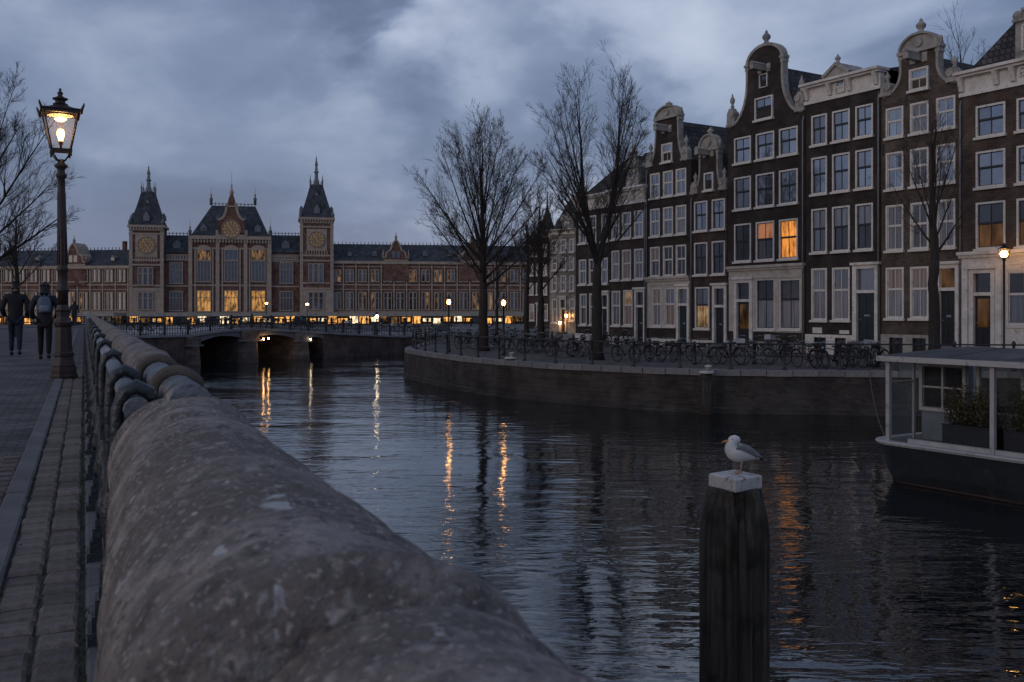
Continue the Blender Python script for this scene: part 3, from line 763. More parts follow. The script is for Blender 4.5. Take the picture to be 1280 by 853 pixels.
# wings
def wing(pb, p0, p1, yeave, yridge, step, gables, dim, ref):
    pl = pb.pl; zE, zR_ = pl.z(ref, yeave), pl.z(ref, yridge); zz = lambda py: pl.z(ref, py)
    a, b = pl.s(p0), pl.s(p1)
    pb.build(MB().box(a, b, .2, 12, PZ-.1, zE), 'wing', M['brick_red'])
    rf = MB().quad((a, 0, zE), (b, 0, zE), (b, 5.5, zR_), (a, 5.5, zR_)).quad((b, 12, zE), (a, 12, zE), (a, 5.5, zR_), (b, 5.5, zR_)); rr = pb.build(rf, 'roof', M['slate'])
    cr = MB(); n_ = int((b-a)/.8)
    for k in range(n_): xx = a+(b-a)*k/n_; cr.box(xx-.06, xx+.06, 5.45, 5.55, zR_, zR_+.55)
    tag(cr.build('roof_crest', M['iron'], rr), kind='stuff')
    tr = MB(); 
    for py, th, o_ in ((yeave+1, .6, .5), (333, .22, .1), (356, .3, .15), (362, .18, .1), (390, .4, .2)): tr.box(a, b, .2-o_, .22, zz(py)-th/2, zz(py)+th/2)
    px = p0+step/2; i = 0
    while px < p1:
        gb = any(abs(px-g_) < 18 for g_ in gables)
        for d in (-2.6, 2.6):
            st_window(pb, px+d, 3.4, 338, 352, 1, rng.choice(dim), .1)
            st_window(pb, px+d, 3.2, 366, 387, 1, rng.choice(dim), .1)
        x = pl.s(px+step/2); tr.box(x-.14, x+.14, .0, .25, PZ, zE)
        if not gb and i % 2: dormer(pb, px, yeave-7, .9, 1.2, 1.4)
        px += step; i += 1
    pb.build(tr, 'stone_trim', M['stone_station'])
    for g_ in gables:
        xc = pl.s(g_); hw = 2.7; zt = zz(yeave-37)
        out = [(-hw, zE-4), (hw, zE-4), (hw, zE+.9), (hw*.8, zE+1.0), (hw*.72, zE+2.1), (hw*.42, zE+2.6), (hw*.3, zE+3.7), (hw*.2, zE+4.2), (0, zE+4.8)]
        out = out + [(-x, z) for x, z in out[2:-1]][::-1]
        gm_ = pb.build(MB().prism([(xc+x, z) for x, z in out], -.15, 4), 'gable', M['brick_red'])
        h_ = [(x, z) for x, z in out[2:9]]
        t = MB().ribbon([(xc+x, z) for x, z in h_], .3, -.3, 3.9).ribbon([(xc-x, z) for x, z in h_], .3, -.3, 3.9)
        for x in (-hw, hw, 0): t.lathe([(.28, 0), (.22, .6), (.34, .7), (.1, 1.2), (.04, 1.9)], 8, (xc+x, .2, zE+(.8 if x else 4.6)))
        t.box(xc-hw, xc+hw, -.25, 0, zE+.2, zE+.45); t.build('gable_coping', M['stone_station'], gm_)
        MB().box(xc-.9, xc-.15, -.2, -.13, zE+.9, zE+2.3).box(xc+.15, xc+.9, -.2, -.13, zE+.9, zE+2.3).build('pane', M['pane_station'], gm_)
wing(R_, 413.5, 668, 327, 303, 15.8, (495, 590), ['pane_station', 'lit_station_dim', 'lit_station_dim', 'pane_station', 'pane_dark'], 425)
wing(L_, -14, 163.5, 333, 310, 15.8, (92,), ['pane_station', 'lit_station_dim', 'pane_dark', 'pane_station'], 160)
ch = MB()
x = SL.s(135); ch.box(x-.35, x+.35, 6, 6.8, SL.z(135, 312), SL.z(135, 299)); L_.build(ch, 'chimney', M['brick_red'])

# lit arcade of shops and shelters in front of the station
AR = thing('shop_arcade', 'long low row of glowing shops under a pale canopy before the station', 'arcade', (ST.p.x, ST.p.y, PZ))
def arcade(pl, p0, p1, off, ref):
    a, b = pl.s(p0), pl.s(p1); zt, zb = pl.z(ref, 391), pl.z(ref, 395)
    P = lambda mb, name, m_: mb.build(name, M[m_], AR, pl.at(0, 0, 0) - AR.location, pl.a)
    P(MB().box(a, b, off-.6, off+5, zb-.05, zt), 'canopy', 'stone_trim')
    P(MB().box(a, b, off+2.5, off+3, PZ-.1, zb-.06), 'back_wall', 'brick_dark')
    n_ = int((b-a)/2.1); 
    for k in range(n_):
        x0 = a+(b-a)*k/n_; x1 = a+(b-a)*(k+1)/n_
        P(MB().box(x0-.12, x0+.12, off-.1, off+.1, PZ-.1, zb-.06), 'post', 'sash_dark')
        v = rng.random(); m_ = 'lit_shop' if v < .50 else 'lit_shop_pale' if v < .70 else 'lit_station_dim' if v < .85 else 'pane_dark'
        P(MB().box(x0+.15, x1-.15, off+2.35, off+2.45, PZ+rng.choice((.1, .5)), zb-rng.choice((.08, .25, .5))), 'shop_window', m_)
arcade(SL, -20, 164, -6, 160); arcade(ST, 165, 421, -6, 291); arcade(SR, 422, 662, -6, 425)
# ================================================================== canal houses
def wall_sheet(mb, x0, x1, z0, z1, holes, y, depth, mi=0):
    """Front skin with openings and their reveals."""
    holes = [(max(a, x0), min(b, x1), max(c, z0), min(d, z1)) for a, b, c, d in holes if a < x1 and b > x0 and c < z1 and d > z0]
    xs_ = sorted({x0, x1, *[h[0] for h in holes], *[h[1] for h in holes]}); zs_ = sorted({z0, z1, *[h[2] for h in holes], *[h[3] for h in holes]})
    for a, b in zip(xs_, xs_[1:]):
        for c, d in zip(zs_, zs_[1:]):
            mx, mz = (a+b)/2, (c+d)/2
            if any(h[0] < mx < h[1] and h[2] < mz < h[3] for h in holes): continue
            mb.quad((a, y, c), (b, y, c), (b, y, d), (a, y, d), mi)
    for a, b, c, d in holes:
        e = y+depth
        mb.quad((a, y, c), (a, e, c), (a, e, d), (a, y, d), mi); mb.quad((b, e, c), (b, y, c), (b, y, d), (b, e, d), mi)
        if d < z1: mb.quad((a, y, d), (a, e, d), (b, e, d), (b, y, d), mi)
        if c > z0: mb.quad((a, e, c), (a, y, c), (b, y, c), (b, e, c), mi)
    return mb
HW = {}
def sash_window(root, x0, x1, z0, z1, pm_, sash='white_paint', split=.45, cols=2, frame='white_paint', y=0.0, sill=True, t=.085, low=None, rows=(1, 1)):
    """z0..z1 is the clear opening (frame included). Frame > sash, panes, sill."""
    w_, h = x1-x0, z1-z0; key = (round(w_, 2), round(h, 2), sash, split, cols, frame, sill, t, rows)
    if key not in HW:
        f = MB(); hw = w_/2
        f.box(-hw, -hw+t, -.03, .10, 0, h); f.box(hw-t, hw, -.03, .10, 0, h); f.box(-hw+t, hw-t, -.031, .10, h-t, h); f.box(-hw+t, hw-t, -.031, .10, 0, t*.7)
        s_ = MB(); zi0, zi1 = t*.7, h-t; zm = zi1-(zi1-zi0)*split; b = .032
        xi0, xi1 = -hw+t, hw-t
        for a, c, yy in ((zi0, zm-.02, .05), (zm+.02, zi1, .025)):
            s_.box(xi0, xi0+b, yy, yy+.05, a, c); s_.box(xi1-b, xi1, yy, yy+.05, a, c)
            s_.box(xi0+b, xi1-b, yy, yy+.05, a, a+b); s_.box(xi0+b, xi1-b, yy, yy+.05, c-b, c)
            for k in range(1, cols): xx = xi0+(xi1-xi0)*k/cols; s_.box(xx-.016, xx+.016, yy+.003, yy+.045, a+b, c-b)
        s_.box(xi0, xi1, .02, .10, zm-.035, zm+.035)
        for q_, (a, c, yy) in enumerate(((zi0, zm-.02, .05), (zm+.02, zi1, .025))):
            for k in range(1, rows[q_]): zz = a+(c-a)*k/rows[q_]; s_.box(xi0+b, xi1-b, yy+.006, yy+.04, zz-.014, zz+.014)
        pl_ = []
        for a, c, yy in ((zi0, zm, .078), (zm, zi1, .053)):
            for k in range(cols): pl_.append(((xi0+(xi1-xi0)*(k+.5)/cols, yy, (a+c)/2), (xi1-xi0)/cols/2, (c-a)/2, a))
        si = MB().box(-hw-.06, hw+.06, -.13, .06, -.11, 0) if sill else None
        HW[key] = (f.mesh('window', M[frame]), s_.mesh('sash', M[sash]), [(p, a, b_, {}) for p, a, b_, z in pl_], si.mesh('sill', M['white_paint']) if si else None)
    fm, sm_, pl_, sim = HW[key]
    o = link('window', fm, root, ((x0+x1)/2, y, z0)); link('sash', sm_, o)
    if sim: link('sill', sim, o)
    for i, (p, a, b_, cache) in enumerate(pl_):
        m_ = (low if (low and i < len(pl_)//2) else pm_)
        if m_ not in cache: cache[m_] = MB().box(-a, a, -.004, .004, -b_, b_).mesh('pane', M[m_])
        q_ = link('pane', cache[m_], o, p); q_.rotation_euler = (rng.gauss(0, .006), 0, rng.gauss(0, .006))
    return o
def concave(xo, zo, xi, zi, n=9):
    return [(xi+(xo-xi)*(1-math.sin(t*PI/2/n)), zo+(zi-zo)*(1-math.cos(t*PI/2/n))) for t in range(n+1)]
def arch(hw, z0, z1, n=12):
    return [(hw*math.cos(PI*t/n), z0+(z1-z0)*math.sin(PI*t/n)) for t in range(n+1)]
def vase(mb, c, h, r):
    mb.lathe([(r*.7, 0), (r*.7, h*.22), (r*.4, h*.27), (r*.95, h*.45), (r, h*.6), (r*.5, h*.75), (r*.3, h*.8), (r*.4, h*.85), (r*.1, h*.95), (.01, h)], 10, c)
def scroll(mb, xc, z, w_, h, sgn, y0=-.12, y1=.3):
    """Carved claw piece closing the foot of a gable."""
    mb.box(xc-w_/2, xc+w_/2, y0, y1, z, z+.14)
    mb.prism([(xc-w_*.45, z+.14), (xc+w_*.45, z+.14), (xc+w_*.42, z+h*.45), (xc+w_*.18, z+h*.62), (xc-w_*.18, z+h*.62), (xc-w_*.42, z+h*.45)], y0+.04, y1-.05)
    mb.rings([[(xc-sgn*w_*.18+w_*.30*math.cos(2*PI*k/12), yy, z+h*.42+w_*.30*math.sin(2*PI*k/12)) for k in range(12)] for yy in (y0-.02, y1)], sm=False)
    vase(mb, (xc, (y0+y1)/2, z+h*.6), h*.55, w_*.22)
def house(lab, x, pl=None, brick='brick_black', bays=(), rows=(), ref=None, panes=None, sash='white_paint', ground=None, base=(), plinth=420, top=None, depth=9.5, attic=None, gz_=QZ, split=.45, wallp=None, signs=(), plinth_m='white_paint'):
    pl = pl or FP; px0, px1 = x; a = pl.s(px0); b = pl.s(px1); w_ = b-a; ref = ref or px0
    root = thing('canal_house', lab, 'house', pl.at(a, 0, gz_), pl.a, 'canal houses along the right quay' if pl is FP else 'houses beyond the canal houses')
    X = lambda px: pl.s(px)-a
    Z = lambda px, py: pl.z(px, py)-gz_
    root_info = (root, X, Z, w_)
    wins = []; holes = []
    for r_, (t_, b_) in enumerate(rows):
        z1, z0 = Z(ref, t_), Z(ref, b_)+.11
        for c_, (l, rr) in enumerate(bays): wins.append((X(l), X(rr), z0, z1, r_, c_)); holes.append((X(l), X(rr), z0, z1))
    kind = top['kind']
    zt = Z(ref, wallp) if wallp else Z(top['at'], top['wall'])
    g = ground or {}
    gw = []
    for i, (l, rr, t_, b_, m_, lo_) in enumerate(g.get('win', ())): gw.append((X(l), X(rr), Z(l, b_)+.11, Z(l, t_), m_, lo_)); holes.append(gw[-1][:4])
    for (l, rr, t_, b_, mt, md) in g.get('door', ()): holes.append((X(l)+.02, X(rr)-.02, Z(l, b_), Z(l, t_)-.02))
    bh = []
    zp = Z(ref, plinth)
    for l, rr in base: bh.append((X(l), X(rr), .12, zp-.14)); holes.append(bh[-1])
    mb = wall_sheet(MB(), 0, w_, 0, zt, holes, 0, .16)
    mb.box(.0, .01, 0, depth, 0, zt); mb.box(w_-.01, w_, 0, depth, 0, zt); mb.box(.01, w_-.01, depth-.1, depth, 0, zt)
    mb.quad((0, .001, zt), (w_, .001, zt), (w_, depth, zt), (0, depth, zt))
    mb.build('wall', M[brick], root)
    for (x0, x1, z0, z1, r_, c_) in wins:
        m_ = panes(r_, c_) if panes else 'pane_sky'
        lo_ = None
        if isinstance(m_, tuple): m_, lo_ = m_
        sash_window(root, x0, x1, z0, z1, m_, sash, split, low=lo_, rows=g.get('rows', (1, 1)))
        lin = MB().box(x0-.06, x1+.06, -.012, .0, z1+.0, z1+.22)   # flat brick lintel course
    lm = MB()
    for (x0, x1, z0, z1, r_, c_) in wins:
        n_ = 9
        for k in range(n_): xa = x0-.05+(x1-x0+.1)*k/n_; lm.box(xa+.006, xa+(x1-x0+.1)/n_-.006, -.014, 0, z1+.005, z1+.2)
    if lm.v: tag(lm.build('lintel_bricks', M[brick], root), kind='stuff')
    for (x0, x1, z0, z1, m_, lo_) in gw: sash_window(root, x0, x1, z0, z1, m_, g.get('sash', sash), g.get('split', .42), low=lo_)
    for (l, rr, t_, b_, mt, md) in g.get('door', ()):
        x0, x1, z0, z1 = X(l), X(rr), Z(l, b_), Z(l, t_); fw = min(.2, (x1-x0)*.14); zt_ = Z(l, g.get('trans', (t_*.62+b_*.38)))
        fr = MB().box(x0-.03, x0+fw, -.10, .10, .0, z1).box(x1-fw, x1+.03, -.10, .10, .0, z1).box(x0+fw, x1-fw, -.098, .10, z1-.18, z1).box(x0-.1, x1+.1, -.2, .05, z1, z1+.12).box(x0+fw, x1-fw, -.09, .12, zt_-.07, zt_+.07)
        f_ = fr.build('door_frame', M['white_paint'], root)
        tr_ = MB().box(x0+fw, x1-fw, .08, .09, zt_+.07, z1-.18).build('transom_pane', M[mt], f_)
        d = MB().box(x0+fw, x1-fw, .06, .12, z0, zt_-.07)
        hh = zt_-.07-z0; dw = x1-x0-2*fw
        for (u0, u1, v0, v1) in ((.1, .45, .06, .34), (.55, .9, .06, .34), (.1, .45, .40, .92), (.55, .9, .40, .92)): d.box(x0+fw+dw*u0, x0+fw+dw*u1, .045, .062, z0+hh*v0, z0+hh*v1)
        do = d.build('door', M['door_green' if md == 'green' else 'door_black'], root)
        if md == 'lit': MB().box(x0+fw+dw*.16, x1-fw-dw*.16, .036, .044, z0+hh*.38, z0+hh*.94).build('door_pane', M['lit_dim'], do)
        MB().lathe([(.0, 0), (.03, .01), (.035, .04), (0, .06)], 8, (0, 0, 0)).build('handle', M['chrome'], do, (x0+fw+dw*.12, .04, z0+hh*.45))
        MB().box(x0+fw+dw*.35, x0+fw+dw*.65, .038, .05, z0+hh*.52, z0+hh*.56).build('letter_slot', M['chrome'], do)
        n_ = max(1, int(round(z0/.18)))
        for k in range(n_):
            MB().box(x0-.08, x1+.08, -.28*(n_-k)-.12, -.105 if k else -.04, z0*k/n_, z0*(k+1)/n_-.004).build('step', M['stone_kerb'], root)
    # plinth in pale stone with cellar windows
    if base:
        dl = [(X(d[0])-.04, X(d[1])+.04) for d in g.get('door', ())]
        segs = []; cur = 0.0
        for d0, d1 in sorted(dl):
            if d0 > cur+.05: segs.append((cur, d0))
            cur = d1
        if cur < w_-.05: segs.append((cur, w_))
        pb_ = MB()
        for s0_, s1_ in segs: wall_sheet(pb_, s0_+.003, s1_-.003, 0, zp, bh, -.045, .06); pb_.quad((s0_, -.045, zp), (s1_, -.045, zp), (s1_, 0, zp), (s0_, 0, zp))
        p_ = pb_.build('plinth', M[plinth_m], root)
        for (x0, x1, z0, z1) in bh:
            cw = MB().box(x0, x1, .09, .10, z0, z1).build('cellar_pane', M['pane_dark'], root)
            MB().box((x0+x1)/2-.02, (x0+x1)/2+.02, .05, .089, z0, z1).box(x0, x1, .052, .088, (z0+z1)/2-.02, (z0+z1)/2+.02).build('bars', M['sash_dark'], cw)
    for (l, rr, t_, b_) in signs:
        MB().box(X(l), X(rr), -.05, -.002, Z(l, b_), Z(l, t_)).build('sign', M['white_paint'], root)
    # shopfront
    if 'shop' in g:
        sx0, sx1, st_, sb_, band_ = g['shop']; x0, x1, z1 = X(sx0), X(sx1), Z(sx0, st_); z0 = Z(sx0, sb_)
        mb = MB(); wall_sheet(mb, x0, x1, z0, z1, holes, -.06, .10); mb.quad((x0, -.06, z1), (x1, -.06, z1), (x1, 0, z1), (x0, 0, z1)); mb.quad((x0, -.06, z0), (x0, -.06, z1), (x0, 0, z1), (x0, 0, z0))
        zb_ = Z(sx0, band_)
        mb.box(x0-.05, x1+.05, -.26, 0, z1+.002, z1+.14); mb.box(x0-.02, x1+.02, -.16, -.061, z1-.12, z1)
        mb.box(x0, x1, -.10, -.062, zb_-.03, zb_+.03)
        for xp in g.get('pilasters', ()): mb.box(X(xp)-.13, X(xp)+.13, -.14, -.062, z0, zb_-.03)
        mb.build('shopfront', M[g.get('shop_m', 'shop_paint')], root)
    # roof line
    if kind == 'cornice':
        zc0 = zt; zc1 = Z(top['at'], top['top']); H = zc1-zc0
        c = MB(); c.box(-.02, w_+.02, -.10, .3, zc0, zc0+H*.16); c.box(0, w_, -.04, .3, zc0+H*.16, zc0+H*.78); c.box(-.06, w_+.06, -.28, .4, zc0+H*.78, zc0+H*.88); c.box(-.1, w_+.1, -.42, .5, zc0+H*.88, zc1)
        co = c.build('cornice', M['white_paint'], root)
        for f_ in top.get('brackets', (.03, .33, .67, .97)):
            xb = w_*f_; MB().prism([(-.42+.10, 0), (0, 0), (0, -H*.6), (-.1, -H*.55), (-.2, -H*.2)], -.10, .10).build('bracket', M['white_paint'], co, (xb, -.05, zc0+H*.78), -PI/2).rotation_euler = (0, 0, PI/2)
        for (l, rr, t_, b_) in top.get('windows', ()):
            sash_window(root, X(l), X(rr), Z(l, b_), Z(l, t_), 'pane_sky', 'white_paint', .5, y=-.09, sill=False, t=.05)
        zr = zc1+top.get('rise', 2.4); ov = top.get('slope', 2.6)
        rf = MB().rings([[(0, .25, zc1-.05), (w_, .25, zc1-.05), (w_, depth, zc1-.05), (0, depth, zc1-.05)], [(top.get('hipl', .3), ov, zr), (w_-top.get('hipr', .3), ov, zr), (w_-.3, depth-ov, zr), (.3, depth-ov, zr)]], sm=False)
        rf.build('roof', M['tile_dark'], root)
        if 'pediment' in top:
            l, rr, pk, bs = top['pediment']; x0, x1 = X(l), X(rr); zb_, zp_ = Z(l, bs)-.1, Z(l, pk)
            p = MB().prism([(x0, zc1-.02), (x1, zc1-.02), (x1, zb_), ((x0+x1)/2, zp_-.3), (x0, zb_)], -.1, 1.5)
            p.ribbon([(x0-.1, zb_), ((x0+x1)/2, zp_-.2), (x1+.1, zb_)], .16, -.22, 1.6); vase(p, ((x0+x1)/2, 0, zp_-.2), .5, .14); p.build('pediment', M['stone_trim'], root)
        if 'dormer' in top:
            l, rr, t_, b_, wl_, wr_, wt, wb = top['dormer']; x0, x1, z0, z1 = X(l), X(rr), zc1-.05, Z(l, t_); yy = .35
            hw = (x1-x0)/2; xc = (x0+x1)/2; zs = Z(l, wt)+.15
            d = MB().prism([(x0, z0), (x1, z0), (x1, zs), (xc+hw*.55, zs+(z1-zs)*.45), (xc+hw*.3, z1-.15), (xc-hw*.3, z1-.15), (xc-hw*.55, zs+(z1-zs)*.45), (x0, zs)], yy, yy+.25); d.prism([(x0+.05, z0), (x1-.05, z0), (x1-.05, zs), (xc, zs+.35), (x0+.05, zs)], yy+.25, 3.4)
            d.box(x0-.08, x1+.08, yy-.12, yy+.25, zs-.06, zs+.06); d.box(xc-hw*.4, xc+hw*.4, yy-.12, yy+.3, z1-.16, z1-.04); vase(d, (xc, yy+.1, z1-.05), .55, .15)
            for s_ in (-1, 1): d.rings([[(xc+s_*hw*.78+.2*math.cos(2*PI*k/12), y_, zs+.2+.2*math.sin(2*PI*k/12)) for k in range(12)] for y_ in (yy-.06, yy+.25)], sm=False)
            do = d.build('dormer', M['stone_trim'], root)
            sash_window(root, X(wl_), X(wr_), Z(wl_, wb), Z(wl_, wt), 'pane_sky', 'white_paint', .45, y=yy-.06, sill=False, t=.06)
    else:
        (lx_, lz_), (rx_, rz_) = top['capl'], top['capr']; xl, xr = X(lx_), X(rx_); xc = (xl+xr)/2; nk = (xr-xl)/2
        zcap = (Z(lx_, lz_)+Z(rx_, rz_))/2; zpk = Z((lx_+rx_)/2, top['peak']); zs = zt; so = min(xc, w_-xc)-.12
        zm = zs+(zcap-zs)*top.get('bend', .62)
        half = concave(so, zs, nk, zm) + [(nk, zcap)]
        ar = arch(nk, zcap, zpk)
        brickarch = kind == 'bell'
        outr = [(xc+x_, z_) for x_, z_ in half] + ([(xc+x_, z_) for x_, z_ in ar[1:-1]] if brickarch else []) + [(xc-x_, z_) for x_, z_ in half[::-1]]
        MB().prism(outr, .0, .32).build('gable', M[brick], root)
        cp = MB(); tw = top.get('trim', .2)*.62
        cp.ribbon([(xc+x_, z_) for x_, z_ in half], tw, -.05, .335); cp.ribbon([(xc-x_, z_) for x_, z_ in half], tw, -.05, .335)
        for s_ in (-1, 1): cp.box(xc+s_*nk-.16, xc+s_*nk+.16, -.10, .35, zcap-.08, zcap+.05); cp.box(xc+s_*nk-.11, xc+s_*nk+.11, -.054, .34, zcap-.30, zcap-.08)
        if brickarch: cp.ribbon([(xc+x_, z_) for x_, z_ in ar], tw*1.15, -.07, .345)
        else:
            cp.prism([(xc+x_, z_) for x_, z_ in ar] , .0, .3); cp.ribbon([(xc+x_*1.04, z_+.02) for x_, z_ in ar], .10, -.12, .345)
            cp.box(xc-nk-.05, xc+nk+.05, -.14, .40, zcap-.12, zcap+.03)
            cp.rings([[(xc+.2*math.cos(2*PI*k/12), y_, zcap+(zpk-zcap)*.45+.2*math.sin(2*PI*k/12)) for k in range(12)] for y_ in (-.10, .05)], sm=False)
            for s_ in (-1, 1): cp.lathe([(.14, 0), (.1, .1), (.15, .22), (.12, .34), (.0, .4)], 8, (xc+s_*nk, .15, zcap+.06))
        gc = cp.build('gable_coping', M['stone_trim'], root)
        vs = MB(); vase(vs, (xc, .15, zpk-.03), top.get('fin', .8), .22); vs.build('finial', M['lead' if brickarch else 'stone_trim'], gc)
        for s_ in (-1, 1): m2 = MB(); scroll(m2, xc+s_*(so+.02-.18), zs, .62, top.get('scr', 1.1), s_); m2.build('scroll', M['stone_trim'], root)
        st_ = MB().box(0, w_, -.05, .3, zs-.06, zs+.06)
        hbz = Z((lx_+rx_)/2, top['beam']) if 'beam' in top else None
        if hbz:
            hb = MB().box(xc-.13, xc+.13, -.95, .1, hbz-.13, hbz+.16).prism([(xc-.16, hbz+.16), (xc+.16, hbz+.16), (xc, hbz+.3)], -.98, .1)
            ho = hb.build('hoist_beam', M['stone_trim'], root)
            MB().tube([(xc, -.8, hbz-.12), (xc, -.8, hbz-.32), (xc+.08, -.8, hbz-.42), (xc+.1, -.8, hbz-.32)], .025, 6).build('hook', M['iron'], ho)
            for s_ in (-1, 1): MB().box(xc+s_*.3-.13, xc+s_*.3+.13, -.05, .0, hbz-.2, hbz+.22).build('ornament', M['stone_trim'], root)
        if 'eye' in top:
            l, rr, t_, b_ = top['eye']; sash_window(root, X(l), X(rr), Z(l, b_), Z(l, t_), 'pane_dark', 'sash_dark', .5, y=-.05, sill=False, t=.05, cols=1)
        zr = zcap-.15
        rf = MB(); rf.prism([(0, zs), (w_, zs), (xc, zr)], .33, depth); rf.build('roof', M['tile_dark'], root)
    if attic:
        l, rr, t_, b_ = attic; sash_window(root, X(l), X(rr), Z(l, b_)+.1, Z(l, t_), top.get('attic_pane', 'pane_sky'), sash, .45, y=-.06)
    for (px, py, w2, h2, yy) in top.get('chimneys', ()):
        xx = X(px); zz = Z(px, py); c = MB().box(xx-w2/2, xx+w2/2, yy, yy+.8, zz-h2, zz-.2).box(xx-w2/2-.07, xx+w2/2+.07, yy-.07, yy+.87, zz-.2, zz)
        c.lathe([(.13, 0), (.11, .45)], 8, (xx-w2*.2, yy+.4, zz)); c.build('chimney', M[brick], root)
    return root_info
def irons(info, pts):
    root, X, Z, w_ = info
    for px, py in pts:
        MB().box(-.035, .035, -.03, 0, -.25, .25).box(-.12, .12, -.028, -.001, -.02, .02).build('wall_anchor', M['iron'], root, (X(px), -.002, Z(px, py)))

pick = lambda *a: (lambda r, c: a[(r*3+c) % len(a)])
# right-hand end house with a white shop floor
def downpipe(info, f, top):
    root, X, Z, w_ = info; x = w_*f; z = Z(*top)
    MB().tube([(x, -.09, .05), (x, -.09, z-.3), (x, -.02, z-.05)], .045, 7).build('downpipe', M['lead'], root)
i1 = house('wide dark brick house with white cornice and white shop floor behind the lit quay lamp', (1200.5, 1318), brick='brick_brown', bays=[(1220, 1257), (1271, 1309)], ref=1220,
      rows=[(133.6, 176), (190.6, 238.7), (254, 315)], panes=lambda r, c: 'pane_sky' if r < 2 else ('pane_dark', 'lit_dim'), sash='sash_dark',
      ground=dict(win=[(1258, 1303, 339, 410, 'pane_dark', 'pane_mid')], door=[(1214, 1244, 337, 433, 'pane_dark', 'lit')], trans=368, shop=(1201, 1318, 320, 436, 333), pilasters=(1208, 1250, 1309), sash='white_paint', shop_m='white_paint'),
      top=dict(kind='cornice', at=1204, wall=122, top=92, windows=[(1275.5, 1290, 84, 96)], brackets=(.03, .42, .6, .97), rise=3.9, slope=3.2, hipl=2.2, dormer=(1263, 1293, 10, 66, 1272, 1284, 30, 62), chimneys=[(1227, 52, 1.0, 2.6, 3)]))
i2 = house('brown brick three bay house with white pediment gable and tan blinds at street level', (1101.5, 1200), brick='brick_grey', bays=[(1107.5, 1129.5), (1138, 1161), (1170.5, 1194.5)], ref=1108,
      rows=[(136.5, 176.5), (192, 240.6), (257.5, 317)], panes=pick('pane_sky', 'pane_curtain', 'pane_sky', 'pane_sky', 'pane_mid', 'pane_sky', 'pane_curtain', 'pane_mid', 'pane_curtain'),
      ground=dict(win=[(1107.5, 1130, 335, 401, 'pane_tan', 'pane_curtain'), (1138, 1161, 334, 401, 'pane_tan', 'pane_curtain')], door=[(1172, 1199, 331, 432, 'lit_dim', 'black')], trans=362),
      base=[(1112, 1129), (1141, 1158)], plinth=418, plinth_m='stone_trim', attic=(1137.5, 1161.5, 88, 117.5),
      top=dict(kind='neck', at=1108, wall=121, capl=(1126, 68), capr=(1172, 56), peak=42, bend=.55, fin=.75, scr=1.0, beam=73))
irons(i2, [(1133, 126), (1165, 186), (1104, 188), (1133, 182)])
i3 = house('black brick house with straight white cornice and small pediment, green door at right', (1007, 1101), bays=[(1014.5, 1034), (1040.5, 1062.5), (1069.5, 1091.5)], ref=1015,
      rows=[(145.5, 185.5), (198, 246.5), (262, 319)], sash='sash_dark', panes=pick('pane_mid', 'pane_sky', 'pane_sky', 'pane_sky', 'pane_sky', 'pane_sky', ('pane_curtain', 'pane_mid'), ('pane_curtain', 'pane_dark'), ('pane_curtain', 'pane_dark')),
      ground=dict(win=[(1014.5, 1034, 336, 403, 'pane_curtain', 'pane_mid'), (1040.5, 1062.5, 335, 403, 'pane_mid', 'pane_curtain')], door=[(1067.5, 1099, 332, 427, 'pane_mid', 'green')], trans=365, sash='white_paint'),
      base=[(1018, 1033), (1044, 1058)], plinth=418, signs=[(1016.5, 1028, 409.5, 416.5), (1050, 1062, 413, 417.5)],
      top=dict(kind='cornice', at=1007, wall=132.5, top=107.5, windows=[(1045.5, 1057.5, 102, 118)], pediment=(1033, 1062, 79, 95), brackets=(.04, .36, .62, .96), rise=.5))
i4 = house('tall black brick house with high bell gable and one bright orange lit window', (909.5, 1006.5), bays=[(918, 939), (945, 968), (974, 997.5)], ref=918,
      rows=[(173.7, 208), (223, 265.3), (281, 330)], sash='sash_dark', panes=lambda r, c: ('pane_sky', 'pane_sky', 'pane_sky', 'pane_mid', 'pane_sky', 'pane_sky', 'pane_dark', ('lit_pink', 'pane_mid'), 'lit')[r*3+c],
      ground=dict(win=[(945, 969, 349, 414, 'pane_dark', 'pane_curtain'), (974.5, 1001.5, 349, 414, 'pane_dark', 'pane_curtain')], door=[(919, 941, 350, 431, 'pane_dark', 'lit')], trans=376, shop=(912, 1006, 337, 414, 349), pilasters=(), sash='sash_dark', split=.4),
      base=[(950, 966), (978, 992)], plinth=426, plinth_m='stone_trim', attic=(944.5, 967, 124, 154),
      top=dict(kind='bell', at=918, wall=158, capl=(934, 83), capr=(978, 70), peak=56, bend=.7, trim=.22, fin=.85, scr=1.6, beam=86, eye=(950, 960, 94, 111)))
irons(i4, [(941.5, 172), (941.5, 196), (942, 222), (970, 218)])
i5 = house('narrow brown brick house of two bays with small neck gable and warm street window', (864, 909), brick='brick_dark', bays=[(868, 884.5), (890, 906.5)], ref=868,
      rows=[(253, 292), (304, 346.5)], sash='sash_dark', panes=pick('pane_sky', 'pane_sky', 'pane_dark', 'pane_dark', 'pane_dark', 'pane_dark'),
      ground=dict(win=[(869, 887, 359.4, 413, 'pane_mid', 'lit_cream')], door=[(892, 908.5, 357, 430, 'pane_dark', 'black')], trans=383),
      base=[(872, 884)], plinth=425, attic=(881, 892.5, 217, 241),
      top=dict(kind='neck', at=868, wall=243, capl=(875, 190), capr=(897, 183), peak=169, bend=.6, fin=.5, scr=1.1, beam=192, attic_pane='pane_mid', trim=.17, chimneys=[(899, 150, 1.1, 3, 5)]))
